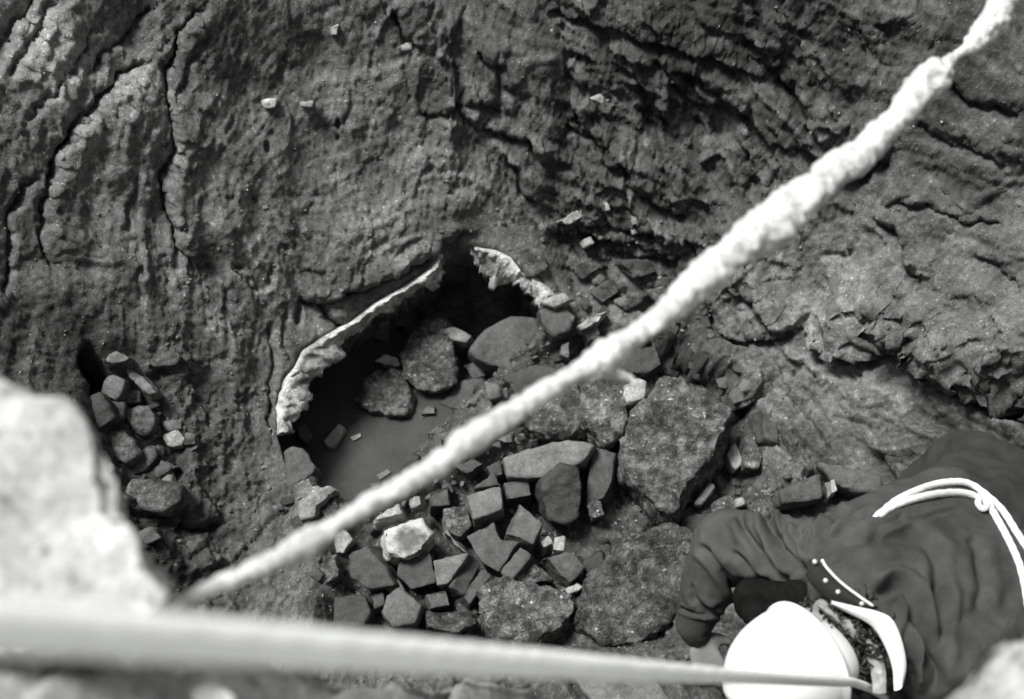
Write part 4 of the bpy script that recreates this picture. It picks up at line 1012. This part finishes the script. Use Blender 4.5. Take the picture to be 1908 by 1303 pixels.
# cuff of a dark glove at the wrist, boots
cf = []; limb(cf, [(J['rwri'] + hd * .02, .040), (J['rwri'] + hd * .12, .038)], .006); skin('glove_cuff', cf, .006, M_BLACK, person, base, 4)
for sgn in (-1, 1):
    hip, knee, ank, e = leg(sgn, True); bt = []; tip = ank - fw * .13; tip[2] = gz(tip) + .06
    limb(bt, [(ank + np.array([0, 0, .05]), .055), (ank, .058), (ank * .4 + tip * .6, .050), (tip, .040)]); skin('boot', bt, .009, M_BLACK, person, base, 5)

# double cord round the waist, and the taut life line
wl = empty('waist_rope', on_person(1832,935), 'doubled white cord knotted round the waist of the crouching person', 'rope')
for line, r in (([(1640,958),(1662,943),(1700,930),(1745,920),(1795,918),(1832,932),(1850,955),(1875,1000),(1898,1050),(1912,1110),(1918,1180)], .0088),
                ([(1648,950),(1672,931),(1710,913),(1752,900),(1800,899),(1836,922),(1868,952),(1893,992),(1918,1030),(1945,1080)], .0088)):
    P = np.array([on_person(x, y, .007) for x, y in smooth_curve(line, 70)])
    for _ in range(6): P[1:-1] = (P[:-2] + 2 * P[1:-1] + P[2:]) / 4
    P = np.vstack([smooth_curve([J['waist'] - lat * .10 - np.array([0, 0, .15]), P[0] - np.array([0, 0, .06]) + lat * .0, P[0]], 20)[:-1], P])
    o = tube_obj('strand', P - FWD * .004, r, M_CORD, None, base=np.array(wl.location), seg=12, twist=(.8, .18)); o.parent = wl; o.location = (0, 0, 0)
kp = np.array([on_person(x, y, .014) for x, y in [(1826,915),(1838,922),(1842,938),(1832,948),(1822,938),(1830,926),(1844,932),(1848,950)]])
o = tube_obj('knot', smooth_curve(kp, 60), .0075, M_CORD, None, base=np.array(wl.location), seg=12, twist=(.8, .18)); o.parent = wl; o.location = (0, 0, 0)
a = at_d(1590,1272,2.60); b = at_d(-420,1134,1 / (1 / 2.60 + 6.6e-4 * 2010))
end = on_person(1650,1300,.0)
lp = [a * (1 - t) + b * t + np.array([0, 0, -.010 * math.sin(math.pi * t)]) for t in np.linspace(0, 1, 30)]
lp = [end, end * .5 + a * .5 + np.array([0, 0, .01])] + lp + [b + (b - a) * .25 + np.array([0, -.1, -.12]), b + (b - a) * .6 + np.array([0, -.4, -.5])]
Pl = smooth_curve(lp, 300)
wl_ = project(Pl)[0]
life = tube_obj('taut_rope', Pl, np.interp(wl_, [-400, 300, 1000, 1350, 1600], [.0135, .0145, .0138, .0105, .0085]), M_ROPE, seg=16, twist=(.7, .07)); tag(life, 'thin taut rope running along the bottom of the picture to the crouching person', 'rope')

# ------------------------------------------------------------------ loose stones bedded in the ground, and grit
def chip(seed):
    bm = bmesh.new(); r = random.Random(seed)
    for _ in range(11):
        v = Vector((r.gauss(0, 1), r.gauss(0, 1), r.gauss(0, 1))).normalized(); bm.verts.new((v.x * r.uniform(.75, 1.1), v.y * r.uniform(.6, .95), v.z * r.uniform(.4, .75)))
    bmesh.ops.convex_hull(bm, input=bm.verts)
    bmesh.ops.delete(bm, geom=[v for v in bm.verts if not v.link_faces], context='VERTS')
    bmesh.ops.bevel(bm, geom=list(bm.edges), offset=.10, segments=1, affect='EDGES', clamp_overlap=True)
    bmesh.ops.triangulate(bm, faces=bm.faces); bm.verts.index_update()
    V = np.array([v.co[:] for v in bm.verts]); F = np.array([[v.index for v in f.verts] for f in bm.faces]); bm.free(); return V, F
CHIPS = [chip(k) for k in range(14)]
zones = [([(720,640),(760,570),(850,500),(960,560),(990,600),(940,700),(850,790),(760,760)], 2.4), ([(600,770),(650,750),(760,780),(830,770),(820,850),(740,900),(660,900)], .55), (RUB_PX, 4.0), ([(1000,540),(1230,470),(1290,520),(1150,640),(1050,650)], 2.0), ([(800,860),(960,770),(1010,820),(900,900)], 2.0), ([(540,880),(640,930),(640,1080),(560,1080),(510,960)], 1.2),
         ([(150,640),(360,690),(360,900),(300,1000),(200,900)], 1.5), ([(1280,900),(1480,800),(1640,900),(1500,960),(1300,980)], 1.3), ([(1250,560),(1340,560),(1440,760),(1380,780)], .8), ([(900,1180),(1250,1190),(1300,1290),(950,1260)], 1.0)]
MST = [M_BLOCK, M_BLOCK, M_ROUGH, M_DARK, M_BLOCK_L, M_ROUGH]
cm = {}
tot = sum(z[1] for z in zones); made = 0
for zi, (zp, wgt) in enumerate(zones):
    zp = np.array(zp, float); want = int(285 * wgt / tot); k = 0
    while k < want:
        x = random.uniform(zp[:, 0].min(), zp[:, 0].max()); y = random.uniform(zp[:, 1].min(), zp[:, 1].max())
        if not inside(np.array([x]), np.array([y]), zp)[0]: continue
        p = on_macro(x, y); p = surf_pt(p[0], p[1]); r = (.020 + .030 * random.random() ** 1.5) if zi < 2 else (.010 + .022 * random.random() ** 2); c = random.randrange(14); m = random.choice(MST)
        if (c, m.name) not in cm:
            me = mesh_from('stone', *CHIPS[c], smooth=False); me.materials.append(m); cm[(c, m.name)] = me
        o = bpy.data.objects.new('stone', cm[(c, m.name)]); COL.objects.link(o); o.parent = ground
        o.location = (p[0], p[1], p[2] + r * .15); o.scale = (r, r, r); o.rotation_euler = (random.uniform(-.6, .6), random.uniform(-.6, .6), random.uniform(0, 6.28)); k += 1
gv, gf, off = [], [], 0
def grit(n, px0, py0, px1, py1, rmin, rmax, poly=None):
    global off
    for _ in range(n):
        x = random.uniform(px0, px1); y = random.uniform(py0, py1)
        if poly is not None and not inside(np.array([x]), np.array([y]), np.array(poly, float))[0]: continue
        p = on_base(x, y); p = surf_pt(p[0], p[1]); r = rmin + (rmax - rmin) * random.random() ** 3
        V, F = CHIPS[random.randrange(14)]; a = random.uniform(0, 6.28); ca_, sa_ = math.cos(a), math.sin(a)
        V = V * r; V = np.stack([V[:, 0] * ca_ - V[:, 1] * sa_, V[:, 0] * sa_ + V[:, 1] * ca_, V[:, 2]], 1) + p
        gv.append(V); gf.append(F + off); off += len(V)
grit(1500, 300, 380, 1500, 1290, .003, .011)
grit(2600, 600, 560, 1450, 1250, .003, .016, RUB_PX)
grit(700, 0, 0, 1908, 1000, .002, .007)
M_GRIT = rock_mat('grit', .12, contrast=.6, scale=18, speck=.8, rough=.85, bump=.4)
grv = link('gravel', mesh_from('gravel', np.concatenate(gv), np.concatenate(gf), smooth=False), M_GRIT); tag(grv, 'loose grit and crumbs strewn over the pit floor and slopes', kind='stuff')
gv, gf, off = [], [], 0
grit(170, 0, 0, 1908, 1000, .002, .0065); grit(120, 1000, 420, 1500, 1000, .003, .009); grit(60, 540, 880, 1100, 1180, .003, .008)
grp = link('pale_gravel', mesh_from('pale_gravel', np.concatenate(gv), np.concatenate(gf), smooth=False), M_PALE); tag(grp, 'scattered whitish grains on the dark clay and rubble', kind='stuff')
